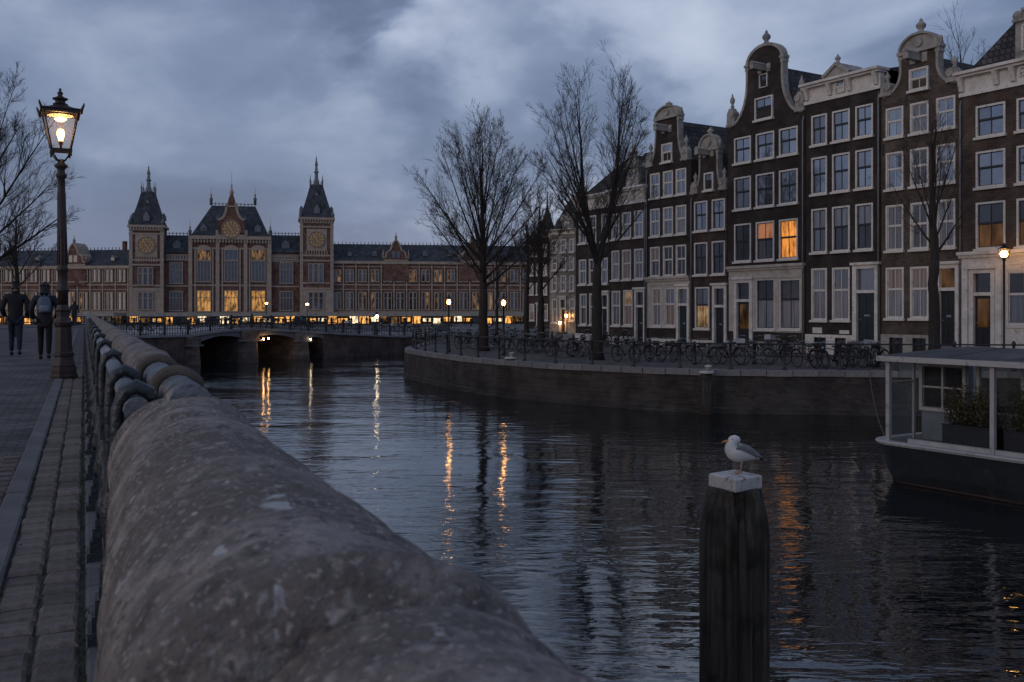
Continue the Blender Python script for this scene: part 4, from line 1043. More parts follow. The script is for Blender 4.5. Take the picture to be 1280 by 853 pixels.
i6 = house('dark brick house with tall white neck gable and white framed street floor', (808.5, 864), brick='brick_black', bays=[(813, 825), (829, 841.5), (845, 858)], ref=813,
      rows=[(218, 251), (262, 298.6), (309.4, 348.4)], panes=pick('pane_sky', 'pane_sky', 'pane_sky', 'pane_sky', 'pane_sky', 'pane_curtain', ('pane_tan', 'pane_dark'), 'pane_dark', 'pane_dark'),
      ground=dict(win=[(815, 827, 360, 410, 'pane_tan', 'pane_curtain'), (831, 844.5, 360, 410, 'pane_mid', 'pane_tan')], door=[(847, 862, 358, 430, 'pane_mid', 'green')], trans=381, shop=(809.5, 863, 350, 410, 357), pilasters=()),
      base=[(816, 825), (832, 841)], plinth=423, attic=(828, 841, 181, 206),
      top=dict(kind='neck', at=813, wall=209, capl=(820, 150), capr=(848, 143), peak=133, bend=.7, fin=.35, scr=1.3, beam=162, trim=.2))
i7 = house('dark brick house with white frieze and ornate stone dormer beside the big quay tree', (763, 808.5), brick='brick_dark', bays=[(764.8, 774.5), (777.8, 789), (793, 804.5)], ref=765,
      rows=[(268, 302), (314, 352.6)], panes=pick('pane_mid', 'pane_mid', 'pane_sky', 'pane_curtain', 'pane_tan', 'pane_curtain'),
      ground=dict(win=[(765, 775.5, 364, 409, 'pane_curtain', 'pane_mid'), (779.5, 791, 363, 409, 'lit_cream', 'pane_tan')], door=[(794.5, 807, 362, 427, 'pane_dark', 'black')], trans=383),
      base=[(768, 775), (781, 790)], plinth=420, top=dict(kind='cornice', at=765, wall=259, top=238.5, windows=[(778.5, 785, 244, 250)], rise=2.6, dormer=(777, 792.5, 190, 236, 780.5, 788, 213, 234)))
i8 = house('dark brick house with white frieze half hidden by the big quay tree', (719.5, 762.8), brick='brick_black', bays=[(724, 733), (736.5, 745.5), (752, 760)], ref=724,
      rows=[(272, 307), (325, 358)], panes=pick('pane_mid', 'pane_dark', 'pane_sky'),
      ground=dict(win=[(725, 733.5, 367.5, 408, 'pane_mid', 'pane_dark'), (737, 745.5, 367, 408, 'pane_mid', 'pane_dark')], door=[(751.5, 761.5, 366, 427, 'pane_dark', 'black')], trans=385),
      base=[(727, 733), (738, 745)], plinth=417, top=dict(kind='cornice', at=724, wall=265, top=247, rise=2.6, hipl=2.4, chimneys=[(740, 198, .9, 2.6, 3)]))
# houses beyond
P9 = Plane(((705-640)/F*77, 77.0), R(-40))
house('pale ornate stone house beyond the dark row with a lit wall lantern', (687, 722), P9, 'brick_pale', bays=[(690, 696), (701, 708), (712, 718)], ref=690, rows=[(300, 318), (322, 340), (345, 366)],
      panes=pick('pane_dark', 'pane_mid', 'pane_sky'), ground=dict(win=[(690, 696.5, 374, 405, 'pane_dark', 'pane_mid'), (712, 718.5, 374, 403, 'pane_mid', 'pane_dark')], door=[(700.5, 708, 372, 415, 'pane_dark', 'black')], trans=386),
      top=dict(kind='cornice', at=690, wall=294, top=288, rise=3.0, dormer=(699, 713, 270, 292, 703, 709, 277, 290), chimneys=[(712, 258, 1.6, 2.6, 3)]))
P10 = Plane(((672-640)/F*95, 95.0), R(-25))
ih = house('dark brick house with steep pointed roof behind the quay trees', (658, 690), P10, 'brick_dark', bays=[(662, 667), (670, 675), (679, 684)], ref=662, rows=[(306, 322), (330, 346), (354, 370)],
      panes=pick('pane_dark', 'pane_mid'), ground=dict(win=[(662, 668, 380, 402, 'pane_dark', 'lit_dim'), (679, 685, 380, 402, 'lit_dim', 'pane_dark')], door=[(671, 676.5, 380, 408, 'pane_dark', 'black')], trans=388), gz_=-.75,
      top=dict(kind='cornice', at=662, wall=298, top=294, rise=.3, slope=4.5))
root, X, Z, w_ = ih
tm = MB(); z0 = Z(674, 295); x0, x1 = X(667), X(684); tm.rings([[(x0, .5, z0), (x1, .5, z0), (x1, 3, z0), (x0, 3, z0)], [(x0+.5, 1.2, z0+1.8), (x1-.5, 1.2, z0+1.8), (x1-.5, 2.3, z0+1.8), (x0+.5, 2.3, z0+1.8)], [((x0+x1)/2-.05, 1.7, Z(674, 255)), ((x0+x1)/2+.05, 1.7, Z(674, 255)), ((x0+x1)/2+.05, 1.8, Z(674, 255)), ((x0+x1)/2-.05, 1.8, Z(674, 255))]], sm=False)
tm.lathe([(.1, 0), (.05, 1.2), (.0, 1.6)], 6, ((x0+x1)/2, 1.75, Z(674, 256))); tm.build('pointed_roof', M['tile_dark'], root)
for px, py, lab_ in ((711, 395, 'small bright wall lantern high on the pale far house'), (703, 404, 'small orange lantern by the door of the pale far house')):
    w3 = P9.at(P9.s(px), -.35, P9.z(px, py)); l_ = thing('wall_lantern', lab_, 'lantern', w3, P9.a, 'wall lanterns on the far house')
    MB().lathe([(.0, -.12), (.08, -.1), (.11, .1), (.0, .14)], 8).build('bulb', M['bulb_far'], l_); MB().tube([(0, 0, .13), (0, .1, .22), (0, .35, .16)], .02, 5).lathe([(.15, .13), (.02, .22)], 8).build('bracket', M['iron'], l_)

for inf, f, tp in ((i1, .012, (1204, 124)), (i3, .985, (1098, 114)), (i4, .985, (1003, 145)), (i6, .02, (811, 212)), (i7, .98, (806, 253)), (i5, .03, (866, 246))): downpipe(inf, f, tp)
# ================================================================== canal railing in the foreground (left bank frame)
RL = thing('canal_railing', 'foreground canal railing with thick weathered handrail sleeve, steel pipes and black iron posts', 'railing', (0, 0, 0), LB.a)
M['sleeve'] = mat('sleeve', (.215, .188, .172), .88, .7, 22, 1.0, 70, spec=.25, bdist=.008, stretch=(1, 1.7, 1),
                  spots=[(7, .44, .62, (.14, .12, .108)), (60, .56, .70, (.30, .275, .255)), (130, .58, .70, (.10, .088, .08)), (210, .57, .68, (.34, .31, .29)), (24, .685, .712, (.42, .41, .41)), (38, .72, .75, (.45, .44, .44))])
M['rope'] = mat('rope', (.095, .08, .068), .9, .35, 14, .8, 40, bdist=.006)
NEAR = [False]
def axis_at(y): t = min(1, max(0, (y-.40)/1.0)); return (.136, .876, 1.0) if NEAR[0] else (.109+.022*t, .869+.013*t, 1-.15*t)
def sleeve(y0, y1, r0, wr, seed, lips=()):
    mb = MB(); n, k = 110, max(8, int((y1-y0)/.0028)); k = min(k, 380); rs = []
    for i in range(k+1):
        y = y0+(y1-y0)*i/k; e = min((y-y0), (y1-y))
        r = r0 - .02*max(0, 1-e/.02)**2
        for (ly_, lr, lw) in lips: r += lr*math.exp(-((y-ly_)/lw)**2)
        ring = []; AX, AZ, k_r = axis_at(y); r *= k_r
        for j in range(n):
            a = 2*PI*j/n
            v = Vector((math.cos(a)*2.0, y*11+seed, math.sin(a)*2.0))
            wv = noise.noise(Vector((math.cos(a)*.9, y*38+seed, math.sin(a)*.9)))*.5 + noise.noise(Vector((math.cos(a)*1.4, y*80-seed, math.sin(a)*1.4)))*.25
            wr2 = noise.noise(Vector((a*.55+math.sin(a)*.6, y*62+seed+.5*math.sin(a*2+seed), seed)))
            pit = noise.noise(Vector((math.cos(a)*11, y*95, math.sin(a)*11+seed)))
            rr = r*(1 + wr*noise.noise(v)) + wr*.16*wv + .0032*wr2 - .0010*max(0, pit-.15)
            ring.append((AX+rr*math.cos(a), y, AZ+rr*math.sin(a)))
        rs.append(ring)
    return mb.rings(rs)
_rr = random.Random(5)
_bands = [(1.412, .011, .011), (1.36, .008, .012), (1.385, -.004, .006), (.446, .010, .014), (.475, -.004, .008), (.49, -.003, .01)] + [(y_ + _rr.uniform(-.015, .015), _rr.uniform(.0015, .004), _rr.uniform(.007, .014)) for y_ in [.56 + .062*k for k in range(13)]]
sleeve(.425, 1.44, .110, .018, 3.1, _bands).build('handrail_sleeve', M['sleeve'], RL)
NEAR[0] = True
sleeve(-.55, .439, .089, .018, 9.4, [(.33, .002, .03)]).build('handrail_sleeve', M['sleeve'], RL)
PZ1 = .972
pp = MB(); pp.tube([(.132, 1.36, PZ1), (.132, 2.6, PZ1-.002), (.128, 8, PZ1-.003), (.125, 30, PZ1-.003), (.125, 64, PZ1-.003)], .029, 16).build('handrail_pipe', M['pipe'], RL)
pp = MB(); pp.tube([(.068, 1.43, PZ1-.012), (.068, 3, PZ1-.012), (.068, 20, PZ1-.015), (.068, 64, PZ1-.015)], .0185, 12).build('guard_pipe', M['pipe'], RL)
def collar(y, r, turns, tr):
    mb = MB(); pts = []
    n = 22*turns
    for i in range(n+1):
        a = 2*PI*i/22 + .3; pts.append((.132+r*math.cos(a), y+i/n*tr*1.7*turns, PZ1+r*math.sin(a)))
    return mb.tube(pts, tr, 7)
def bracket(y, s=1.0):
    """Black iron saddle bent over the guard pipe and bolted to a post."""
    mb = MB(); sec = []
    path = [(.096, PZ1-.13), (.097, PZ1-.06), (.094, PZ1-.012), (.084, PZ1+.012), (.068, PZ1+.020), (.052, PZ1+.012), (.043, PZ1-.012), (.041, PZ1-.06), (.043, PZ1-.13), (.052, PZ1-.19)]
    for dy, k in ((0, 1.0), (.026, .85), (.048, .6)):
        mb.tube([(x, y+dy, z) for x, z in path], [q_*k for q_ in (.008, .0085, .009, .010, .0105, .010, .009, .0085, .008, .007)], 8)
    mb.box(.038, .10, y-.01, y+.055, PZ1-.20, PZ1-.11)
    return mb
ys_c = [1.56, 1.98, 2.75, 3.7, 4.75, 5.9, 7.1, 8.4, 9.8, 11.2, 12.7, 14.2, 16, 18, 20, 22.5, 25, 28]
for i, y in enumerate(ys_c):
    collar(y, .033, 3, .0095).build('rope_collar', M['rope'], RL)
    if i < 12: bracket(y-.10).build('bracket', M['iron_rail'], RL)
def sleeve_far(y0, y1, seed):
    rs = []; n = 20; k = 18
    for i in range(k+1):
        y = y0+(y1-y0)*i/k; e = min(i, k-i)/k; r = .047 - .010*max(0, 1-e*9)
        rs.append([(.130+r*(1+.10*noise.noise(Vector((math.cos(2*PI*j/n)*1.5, y*5, math.sin(2*PI*j/n)*1.5+seed))))*math.cos(2*PI*j/n), y, PZ1+r*(1+.10*noise.noise(Vector((math.cos(2*PI*j/n)*1.5, y*5, math.sin(2*PI*j/n)*1.5+seed))))*math.sin(2*PI*j/n)) for j in range(n)])
    return MB().rings(rs)
for i in range(1, len(ys_c)-1): sleeve_far(ys_c[i]+.12, ys_c[i+1]-.05, i*2.3).build('handrail_sleeve', M['sleeve'], RL)
post = MB()
for hw, z0, z1 in ((.075, 0, .05), (.062, .05, .10), (.052, .10, .15), (.040, .15, .19)): post.box(-hw, hw, -hw, hw, z0, z1)
post.lathe([(.036, .19), (.040, .24), (.028, .28), (.024, .34), (.036, .40), (.040, .44), (.028, .48), (.023, .56), (.024, .66), (.034, .70), (.042, .73), (.034, .76), (.026, .80), (.03, .86), (.026, .94)], 12)
post_me = post.mesh('railing_post', M['iron_rail'])
y = 2.35; pys = []
while y < 62: link('railing_post', post_me, RL, (.085, y, 0)); pys.append(y); y += 1.12
bal = MB().lathe([(.012, .10), (.012, .34), (.020, .37), (.024, .40), (.020, .43), (.012, .46), (.012, .70), (.019, .73), (.012, .76), (.012, .9)], 8).mesh('baluster', M['iron_rail'])
y = 2.35
for a, b in zip(pys, pys[1:]):
    if a > 34: break
    for k in range(1, 4): link('baluster', bal, RL, (.085, a+(b-a)*k/4, 0))
for zz, r in ((.44, .017), (.105, .015), (.78, .015)): MB().tube([(.085, .6, zz), (.085, 20, zz), (.085, 64, zz)], r, 8).build('rail', M['iron_rail'], RL)

# ================================================================== the street lamp on the left
def lantern_lamp(label, loc, tilt=0, rot=0.0):
    r = thing('street_lamp', label, 'street lamp', loc, LB.a + rot)
    r.rotation_euler = (0, tilt, LB.a + rot)
    mb = MB()
    for hw, z0, z1 in ((.225, 0, .07), (.205, .07, .19), (.185, .19, .23)): mb.lathe([(hw, z0), (hw*1.02, (z0+z1)/2), (hw, z1)], 8, rot=PI/8, sm=False)
    mb.lathe([(.185, .23), (.165, .30), (.155, .36), (.17, .38), (.17, .42), (.145, .45), (.135, .80), (.13, .86), (.15, .89), (.16, .94), (.13, .98), (.105, 1.04), (.11, 1.12), (.125, 1.15), (.11, 1.18), (.088, 1.24)], 8, rot=PI/8, sm=False)
    mb.build('base', M['lamp_iron'], r)
    po = MB().lathe([(.085, 1.24), (.080, 1.45), (.098, 1.47), (.098, 1.51), (.078, 1.54), (.076, 1.80), (.094, 1.82), (.094, 1.86), (.074, 1.90), (.070, 2.65), (.060, 3.25), (.058, 3.38), (.085, 3.41), (.088, 3.46), (.062, 3.49), (.060, 3.54), (.10, 3.58), (.105, 3.61), (.06, 3.65), (.04, 3.71)], 14).build('post', M['lamp_iron'], r)
    fl = MB()
    for k in range(8): a = k*PI/4; fl.tube([(.078*math.cos(a), .078*math.sin(a), 1.92), (.066*math.cos(a), .066*math.sin(a), 2.6), (.058*math.cos(a), .058*math.sin(a), 3.15)], .009, 5)
    tag(fl.build('fluting', M['lamp_iron'], po), kind='stuff')
    zb, zt_, rb, rt = 3.86, 4.47, .145, .262
    cor = lambda rr, z, k: (rr*(1 if k in (0, 3) else -1), rr*(1 if k in (0, 1) else -1), z)
    for k in range(4):
        c = cor(rb*.9, zb, k); MB().tube([(0, 0, 3.66), (c[0]*.5, c[1]*.5, 3.70), (c[0]*.95, c[1]*.95, 3.79), c], .013, 6).build('bracket_arm', M['lamp_iron'], r)
    f = MB()
    f.box(-rb-.02, rb+.02, -rb-.02, -rb+.02, zb-.02, zb+.02); f.box(-rb-.02, rb+.02, rb-.02, rb+.02, zb-.02, zb+.02); f.box(-rb-.02, -rb+.02, -rb+.02, rb-.02, zb-.02, zb+.02); f.box(rb-.02, rb+.02, -rb+.02, rb-.02, zb-.02, zb+.02)
    t = .028
    f.box(-rt-t, rt+t, -rt-t, -rt+t, zt_, zt_+.05); f.box(-rt-t, rt+t, rt-t, rt+t, zt_, zt_+.05); f.box(-rt-t, -rt+t, -rt+t, rt-t, zt_, zt_+.05); f.box(rt-t, rt+t, -rt+t, rt-t, zt_, zt_+.05)
    for k in range(4): f.tube([cor(rb, zb, k), cor(rt, zt_, k)], .013, 6)
    for k in range(4): c = cor(rb, zb, k); f.lathe([(.012, 0), (.022, -.03), (.012, -.06), (.018, -.09), (.0, -.11)], 8, (c[0], c[1], zb))
    fr = f.build('lantern_frame', M['lamp_iron'], r)
    for k in range(4):
        a, b, c, d = cor(rb-.004, zb+.02, k), cor(rb-.004, zb+.02, (k+1) % 4), cor(rt-.004, zt_, (k+1) % 4), cor(rt-.004, zt_, k)
        MB().quad(a, b, c, d).build('lantern_pane', M['lamp_glass'], r)
    q9 = .64
    cap = MB().rings([[cor(x_, zt_+z*q9+.018, k) for k in range(4)] for x_, z in ((rt+.045, .052), (rt+.05, .075), (rt*.72, .13), (rt*.48, .18), (rt*.36, .235))], sm=False)
    cap.lathe([(x_, zt_+z*q9+.018) for x_, z in ((.11, .235), (.12, .255), (.085, .265), (.078, .34), (.12, .37), (.125, .40), (.07, .43), (.045, .46), (.032, .49), (.045, .52), (.048, .55), (.026, .58), (.016, .62), (.026, .64), (.005, .68))], 12)
    cp = cap.build('lantern_roof', M['lamp_iron'], r)
    for k in range(4):
        c = cor(rt+.035, zt_, k); c2 = cor(rt+.075, zt_, k)
        MB().tube([(c[0], c[1], zt_-.02), (c[0]*1.04, c[1]*1.04, zt_+.06), (c2[0], c2[1], zt_+.13), (c2[0]*1.02, c2[1]*1.02, zt_+.165)], [.022, .026, .018, .006], 6).build('roof_horn', M['lamp_iron'], cp)
    MB().lathe([(.0, 4.02), (.032, 4.02), (.042, 4.07), (.060, 4.12), (.062, 4.17), (.042, 4.22), (.0, 4.23)], 14).build('bulb', M['bulb'], r)
    MB().lathe([(.02, 3.86), (.02, 3.95), (.035, 3.97), (.035, 4.02)], 8).tube([(0, 0, 4.23), (0, 0, 4.34)], .006, 5).build('bulb_stem', M['lamp_iron'], r)
    MB().lathe([(.0, 4.35), (.05, 4.355), (.085, 4.38), (.10, 4.395), (.06, 4.42), (.0, 4.43)], 14).build('mantle', M['bulb'], r)
    MB().lathe([(.21, 4.45), (.12, 4.465), (.0, 4.468)], 12).build('reflector', M['white_paint'], r)
    r.scale = (.94,)*3
    return r
base_ = on_ground(80, 474, 0.0)
lxy = LB.local(base_)
lantern_lamp('tall dark iron street lamp with lit four sided lantern beside the canal railing', LB.at(lxy[0], lxy[1], .02), R(-.7), R(5))
tip = LB.at(lxy[0]-.05, lxy[1], 4.02); point_light('lantern_light', tip, 12, (1, .58, .25), .07)

def simple_lamp(label, loc, h, bulb='bulb_far', hw=.17, energy=10, crown=True):
    r = thing('street_lamp', label, 'street lamp', loc, rng.uniform(0, 1))
    MB().lathe([(.11, 0), (.11, .12), (.085, .16), (.075, .5), (.09, .53), (.05, .58), (.042, h-.55), (.07, h-.53), (.07, h-.49), (.035, h-.46)], 8).build('post', M['iron'], r)
    f = MB(); z0, z1 = h-.44, h-.08
    for k in range(6):
        a = k*PI/3; f.tube([(hw*.6*math.cos(a), hw*.6*math.sin(a), z0), (hw*math.cos(a), hw*math.sin(a), z1)], .012, 4)
    f.lathe([(hw*.66, z0-.02), (hw*.66, z0)], 6); fr = f.build('lantern_frame', M['iron'], r)
    MB().lathe([(hw*1.08, z1), (hw*.6, z1+.08), (hw*.35, z1+.11), (hw*.4, z1+.16), (.02, z1+.24), (.0, z1+.27)], 6, sm=False).build('lantern_roof', M['iron'], r)
    MB().lathe([(.0, z0+.03), (hw*.45, z0+.07), (hw*.55, z0+.17), (hw*.4, z0+.27), (.0, z0+.31)], 10).build('bulb', M[bulb], r)
    MB().rings([[(hw*.62*math.cos(k*PI/3), hw*.62*math.sin(k*PI/3), z0+.005) for k in range(6)], [(hw*.97*math.cos(k*PI/3), hw*.97*math.sin(k*PI/3), z1-.005) for k in range(6)]], cap=False, sm=False).build('lantern_glass', M['lamp_glass'], r)
    if energy: point_light('lamp_light', (loc[0], loc[1], loc[2]+z0+.17), energy, (1, .60, .27), hw*.5)
    return r
def lamp_at(label, px, py_head, Y, zground, **k):
    p = at_depth(px, py_head, Y); h = p.z - zground + .28; return simple_lamp(label, (p.x, p.y, zground), h, **k)
lamp_at('lit lantern post on the quay in front of the white shop floor house', 1255, 318, 38, QZ, hw=.26, energy=30)
lamp_at('lit lantern post near the quay corner left of the big bare tree', 561, 378, 52, QZ, hw=.185, energy=14, bulb='bulb_far')
lamp_at('lit lantern post on the quay just right of the big bare tree', 629.5, 379, 48, QZ, hw=.175, energy=14, bulb='bulb_far')
lamp_at('lit lamp post on the square before the left side of the right hand tower', 333, 379.5, 150, gz(150), hw=.38, energy=25, bulb='bulb_far')
lamp_at('lit pale lamp post on the square before the right hand clock tower', 384, 380.5, 145, gz(145), hw=.38, energy=25, bulb='bulb_far')
lamp_at('short pale lamp post at the right end of the bridge', 471, 396, 84, -1.05, hw=.26, energy=18, bulb='bulb_pale')

# ================================================================== mooring poles and gull
M['timber'] = mat('timber', (.062, .051, .042), .85, .85, 3.0, 1.0, 9, stretch=(6, 6, .3), bdist=.04, spots=[(2.5, .52, .70, (.018, .016, .011)), (1.1, .62, .74, (.10, .088, .075))])
M['cap_white'] = mat('cap_white', (.50, .48, .46), .75, .18, 5, .5, 40, spots=[(14, .56, .64, (.20, .17, .14)), (6, .55, .70, (.32, .28, .24))])
PY = 9.6; pc_ = at_depth(918, 600, PY); ztop = at_depth(922, 591, PY).z
MP = thing('mooring_pole', 'thick dark timber mooring pole with white square cap carrying the gull', 'mooring pole', (pc_.x, pc_.y, WZ-.6), R(0))
H_ = ztop - .13 - (WZ-.6)
mb = MB(); n = 96; rs = []
grooves = [(rng.uniform(0, 2*PI), rng.uniform(.025, .07), rng.uniform(.025, .06)) for _ in range(26)]
for i in range(46):
    z = H_*i/45; top_d = H_-z
    ra = .345 if top_d > .45 else .253 + (.345-.253)*(top_d/.45)**.8
    ring = []
    for j in range(n):
        a = 2*PI*j/n
        d = 0
        for g_, dep, wd in grooves:
            w_ = wd*(1+.3*noise.noise(Vector((g_*3, z*1.3, 0)))); dd = abs((a-g_-.05*noise.noise(Vector((g_, z*.8, 3)))+PI) % (2*PI)-PI); d += dep*max(0, 1-dd/w_)**1.5
        oct_ = .985+.03*math.cos(8*a)
        r_ = ra*oct_ - d*.75 + .012*noise.noise(Vector((math.cos(a)*6, math.sin(a)*6, z*.7)))
        ring.append((r_*math.cos(a), r_*math.sin(a), z))
    rs.append(ring)
mb.rings(rs, sm=True).build('timber', M['timber'], MP)
cp_ = MB(); hw = .182
def bev(mb, hw, z0, z1, c=.014):
    pts = lambda q, z: [(-q, -q, z), (q, -q, z), (q, q, z), (-q, q, z)]
    return mb.rings([pts(hw-c*.5, z0), pts(hw, z0+c), pts(hw, z1-c), pts(hw-c, z1)], sm=False)
bev(cp_, hw, H_-.004, H_+.13); cpo = cp_.build('cap', M['cap_white'], MP, (0, 0, 0), R(40))
cpo.rotation_euler = (R(1.2), R(-1.0), R(33))
def side_pole(label, px, ytop, Y, r, cap=True):
    p = at_depth(px, ytop, Y); t = thing('mooring_pole', label, 'mooring pole', (p.x, p.y, WZ-.6)); h = p.z-(WZ-.6)
    MB().lathe([(r*1.05, 0), (r, h*.5), (r*.97, h*.97), (r*.85, h)], 14).build('timber', M['timber'], t)
    if cap:
        c = MB().lathe([(r*1.2, h), (r*1.22, h+.05), (r*1.0, h+.09)], 12); c.lathe([(r*.45, h+.09), (r*.42, h+.22), (r*.6, h+.24), (r*.6, h+.28), (r*.2, h+.31)], 10, (r*.25, 0, 0)); c.build('cap', M['cap_white'], t)
    return t
side_pole('dark mooring pole with pale cap against the quay wall below the tall house', 883.5, 467, 35.0, .235)
side_pole('dark mooring pole with pale cap at the bend of the quay wall', 638, 449, 42.2, .21)
side_pole('black mooring post at the far corner of the quay wall', 510, 440, 56.2, .24, False)
side_pole('black mooring post beside the far corner post of the quay', 527, 444, 52.6, .20, False)
# seagull
GU = thing('seagull', 'white seagull with grey wings standing on the white pole cap', 'seagull', (pc_.x+.055, pc_.y-.02, ztop+.002), R(8))
M['feather_white'] = mat('feather_white', (.60, .59, .58), .8, .08, 8, .15, 60)
M['feather_grey'] = mat('feather_grey', (.21, .215, .24), .8, .15, 10, .3, 40, stretch=(1, 4, 4))
M['feather_black'] = mat('feather_black', (.02, .02, .022), .7)
M['bill'] = mat('bill', (.55, .26, .07), .5, .2); M['gull_leg'] = mat('gull_leg', (.50, .25, .20), .6, .2); M['eye'] = mat('eye', (.01, .01, .01), .15, spec=.8)
def lofted(path, n=16):
    """path: (x, z, half width, half height); rings square to the spine."""
    P = [Vector((x, 0, z)) for x, z, a, b in path]; rs = []
    for k, (x, z, a, b) in enumerate(path):
        t = (P[min(k+1, len(P)-1)]-P[max(k-1, 0)]).normalized(); nrm = Vector((-t.z, 0, t.x))
        rs.append([P[k] + Vector((0, a*math.cos(2*PI*i/n), 0)) + nrm*(b*math.sin(2*PI*i/n)) for i in range(n)])
    return MB().rings(rs)
def dens(path, n=4):
    V = catmull([Vector(p[:3]) for p in path], n); Wd = catmull([Vector((p[3], 0, 0)) for p in path], n)
    return [(v.x, v.y, v.z, w.x) for v, w in zip(V, Wd)]
body_path = [(.235, .128, .004, .004), (.19, .140, .022, .012), (.13, .158, .046, .040), (.06, .182, .072, .072), (-.01, .196, .088, .092), (-.065, .214, .083, .090), (-.092, .246, .066, .070), (-.092, .284, .052, .054), (-.078, .312, .049, .050), (-.062, .334, .047, .046), (-.058, .356, .036, .034), (-.058, .372, .018, .016), (-.058, .378, .003, .003)]
lofted(dens(body_path, 3)).build('body', M['feather_white'], GU)
hd = MB()
hd.rings([[(-.064+.058*math.cos(t)*1.08, .046*math.sin(t)*math.cos(p), .331+.045*math.sin(t)*math.sin(p)) for p in [2*PI*i/14 for i in range(14)]] for t in [PI*(k+.02)/9.04 for k in range(10)]]); hd.build('head', M['feather_white'], GU)
MB().rings([[(x, w_*math.cos(2*PI*i/8), z+h_*math.sin(2*PI*i/8)) for i in range(8)] for x, z, w_, h_ in ((-.108, .326, .014, .013), (-.14, .320, .010, .010), (-.17, .315, .007, .009), (-.188, .309, .004, .006), (-.194, .303, .001, .002))]).build('bill', M['bill'], GU)
for s_ in (-1, 1):
    MB().lathe([(0, -.006), (.006, -.003), (.007, 0), (.006, .003), (0, .006)], 8, (-.095, s_*.036, .342)).build('eye', M['eye'], GU)
    rs = []
    for x, z, h_, y_, th in dens and [(-.075, .232, .008, .070, .004), (-.05, .238, .040, .083, .010), (.0, .226, .066, .086, .013), (.06, .205, .066, .076, .013), (.12, .178, .048, .058, .011), (.17, .152, .030, .040, .009), (.205, .136, .018, .028, .007)]:
        rs.append([(x+.0*i, s_*(y_*.72+th*math.cos(2*PI*i/10)+.030*math.cos(2*PI*i/20-PI/4)), z+h_*math.sin(2*PI*i/10)+.012) for i in range(10)])
    wg = MB().rings(rs).build('wing', M['feather_grey'], GU)
    MB().rings([[(x, s_*(y_+th*math.cos(2*PI*i/8)), z+h_*math.sin(2*PI*i/8)) for i in range(8)] for x, z, h_, y_, th in ((.185, .150, .016, .040, .007), (.23, .128, .011, .028, .006), (.265, .112, .006, .016, .004), (.285, .104, .002, .008, .002))]).build('wing_tip', M['feather_black'], wg)
    for q_ in range(4):
        MB().tube([(-.02+q_*.045, s_*.0825, .262-q_*.018-.03*0), (.03+q_*.045, s_*(.080-.008*q_), .236-q_*.022), (.075+q_*.045, s_*(.070-.010*q_), .200-q_*.018)], [.004, .0075, .003], 6).build('feather', M['feather_grey'], wg)
    MB().tube([(.012+s_*.008, s_*.030, .125), (.010+s_*.012, s_*.032, .085), (.006+s_*.014, s_*.033, .045), (-.002+s_*.014, s_*.034, .006)], [.013, .0065, .005, .0055], 7).build('leg', M['gull_leg'], GU)
    cx = -.002+s_*.014; cy = s_*.034
    ft = MB(); k = ft.add([(cx+.008, cy, .008), (cx-.045, cy-.028, .003), (cx-.055, cy, .003), (cx-.045, cy+.028, .003)]); ft.face((k, k+1, k+2)); ft.face((k, k+2, k+3))
    for dy in (-.028, 0, .028): ft.tube([(cx+.006, cy, .009), (cx-.025, cy+dy*.55, .007), (cx-.05-(.006 if dy == 0 else 0), cy+dy, .003)], [.005, .004, .002], 5)
    ft.build('foot', M['gull_leg'], GU)
MB().rings([[(x, w_*math.cos(2*PI*i/10), z+h_*math.sin(2*PI*i/10)) for i in range(10)] for x, z, w_, h_ in ((.15, .150, .04, .016), (.20, .136, .036, .008), (.25, .122, .034, .004), (.262, .119, .030, .002))]).build('tail', M['feather_white'], GU)

# ================================================================== houseboat
BO = Plane((8.05, 21.6), FP.a)
HB = thing('houseboat', 'low dark hulled houseboat with white trim, glazed cabin and flat grey roof', 'houseboat', BO.at(0, 0, WZ), BO.a)
M['hull'] = mat('hull', (.017, .020, .022), .42, .35, 2.5, .2, 20, spec=.5, spots=[(3, .60, .75, (.05, .04, .035))])
M['boat_blue'] = mat('boat_blue', (.15, .17, .20), .6, .2, 2)
M['boat_white'] = mat('boat_white', (.40, .39, .38), .5, .15, 3, spots=[(7, .6, .75, (.20, .18, .16))])
M['roof_felt'] = mat('roof_felt', (.075, .072, .075), .85, .3, 1.6, .3, 25, spots=[(1.2, .55, .7, (.11, .108, .11))])
M['deck'] = mat('deck', (.12, .11, .105), .8, .3, 4, stretch=(1, 8, 1))
BL, BWd, FB = 10.0, 3.3, .90
def plan(off, end, n=7):
    """Outline of the boat at one level, rounded at its left end."""
    p = [(BL, off), ]
    for k in range(n+1):
        t = PI/2*k/n; p.append((end + .62*(1-math.sin(t))*1.0 + off*.2 - 0, off + .60*(1-math.cos(t))))
    q = [(x, BWd-y) for x, y in p][::-1]
    return p + q
rs = []
for z, off, end in ((-.5, .30, .55), (.0, .10, .26), (.25, .04, .13), (.60, .0, .05), (FB, -.04, -.02)): rs.append([(x, y, z) for x, y in plan(off, end)])
MB().rings(rs, sm=False).build('hull', M['hull'], HB)
wl_ = MB(); wl_.rings([[(x, y, z) for x, y in plan(o_, e_)] for z, o_, e_ in ((.02, .085, .235), (.06, .070, .215))], sm=False, cap=False).build('waterline_stripe', mat('waterline', (.10, .055, .045), .7, .3), HB)
gw_ = MB(); gw_.rings([[(x, y, z) for x, y in plan(o_, e_)] for z, o_, e_ in ((FB-.07, -.065, -.06), (FB-.02, -.085, -.09), (FB+.015, -.07, -.075), (FB+.016, .10, .10), (FB-.07, .10, .10))], sm=False, cap=False).build('gunwale', M['boat_white'], HB)
MB().slab(plan(.09, .09), FB-.02, FB+.005).build('deck', M['deck'], HB)
MB().box(.9, BL, .10, .22, FB+.006, FB+.10).build('toe_rail', M['boat_white'], HB)
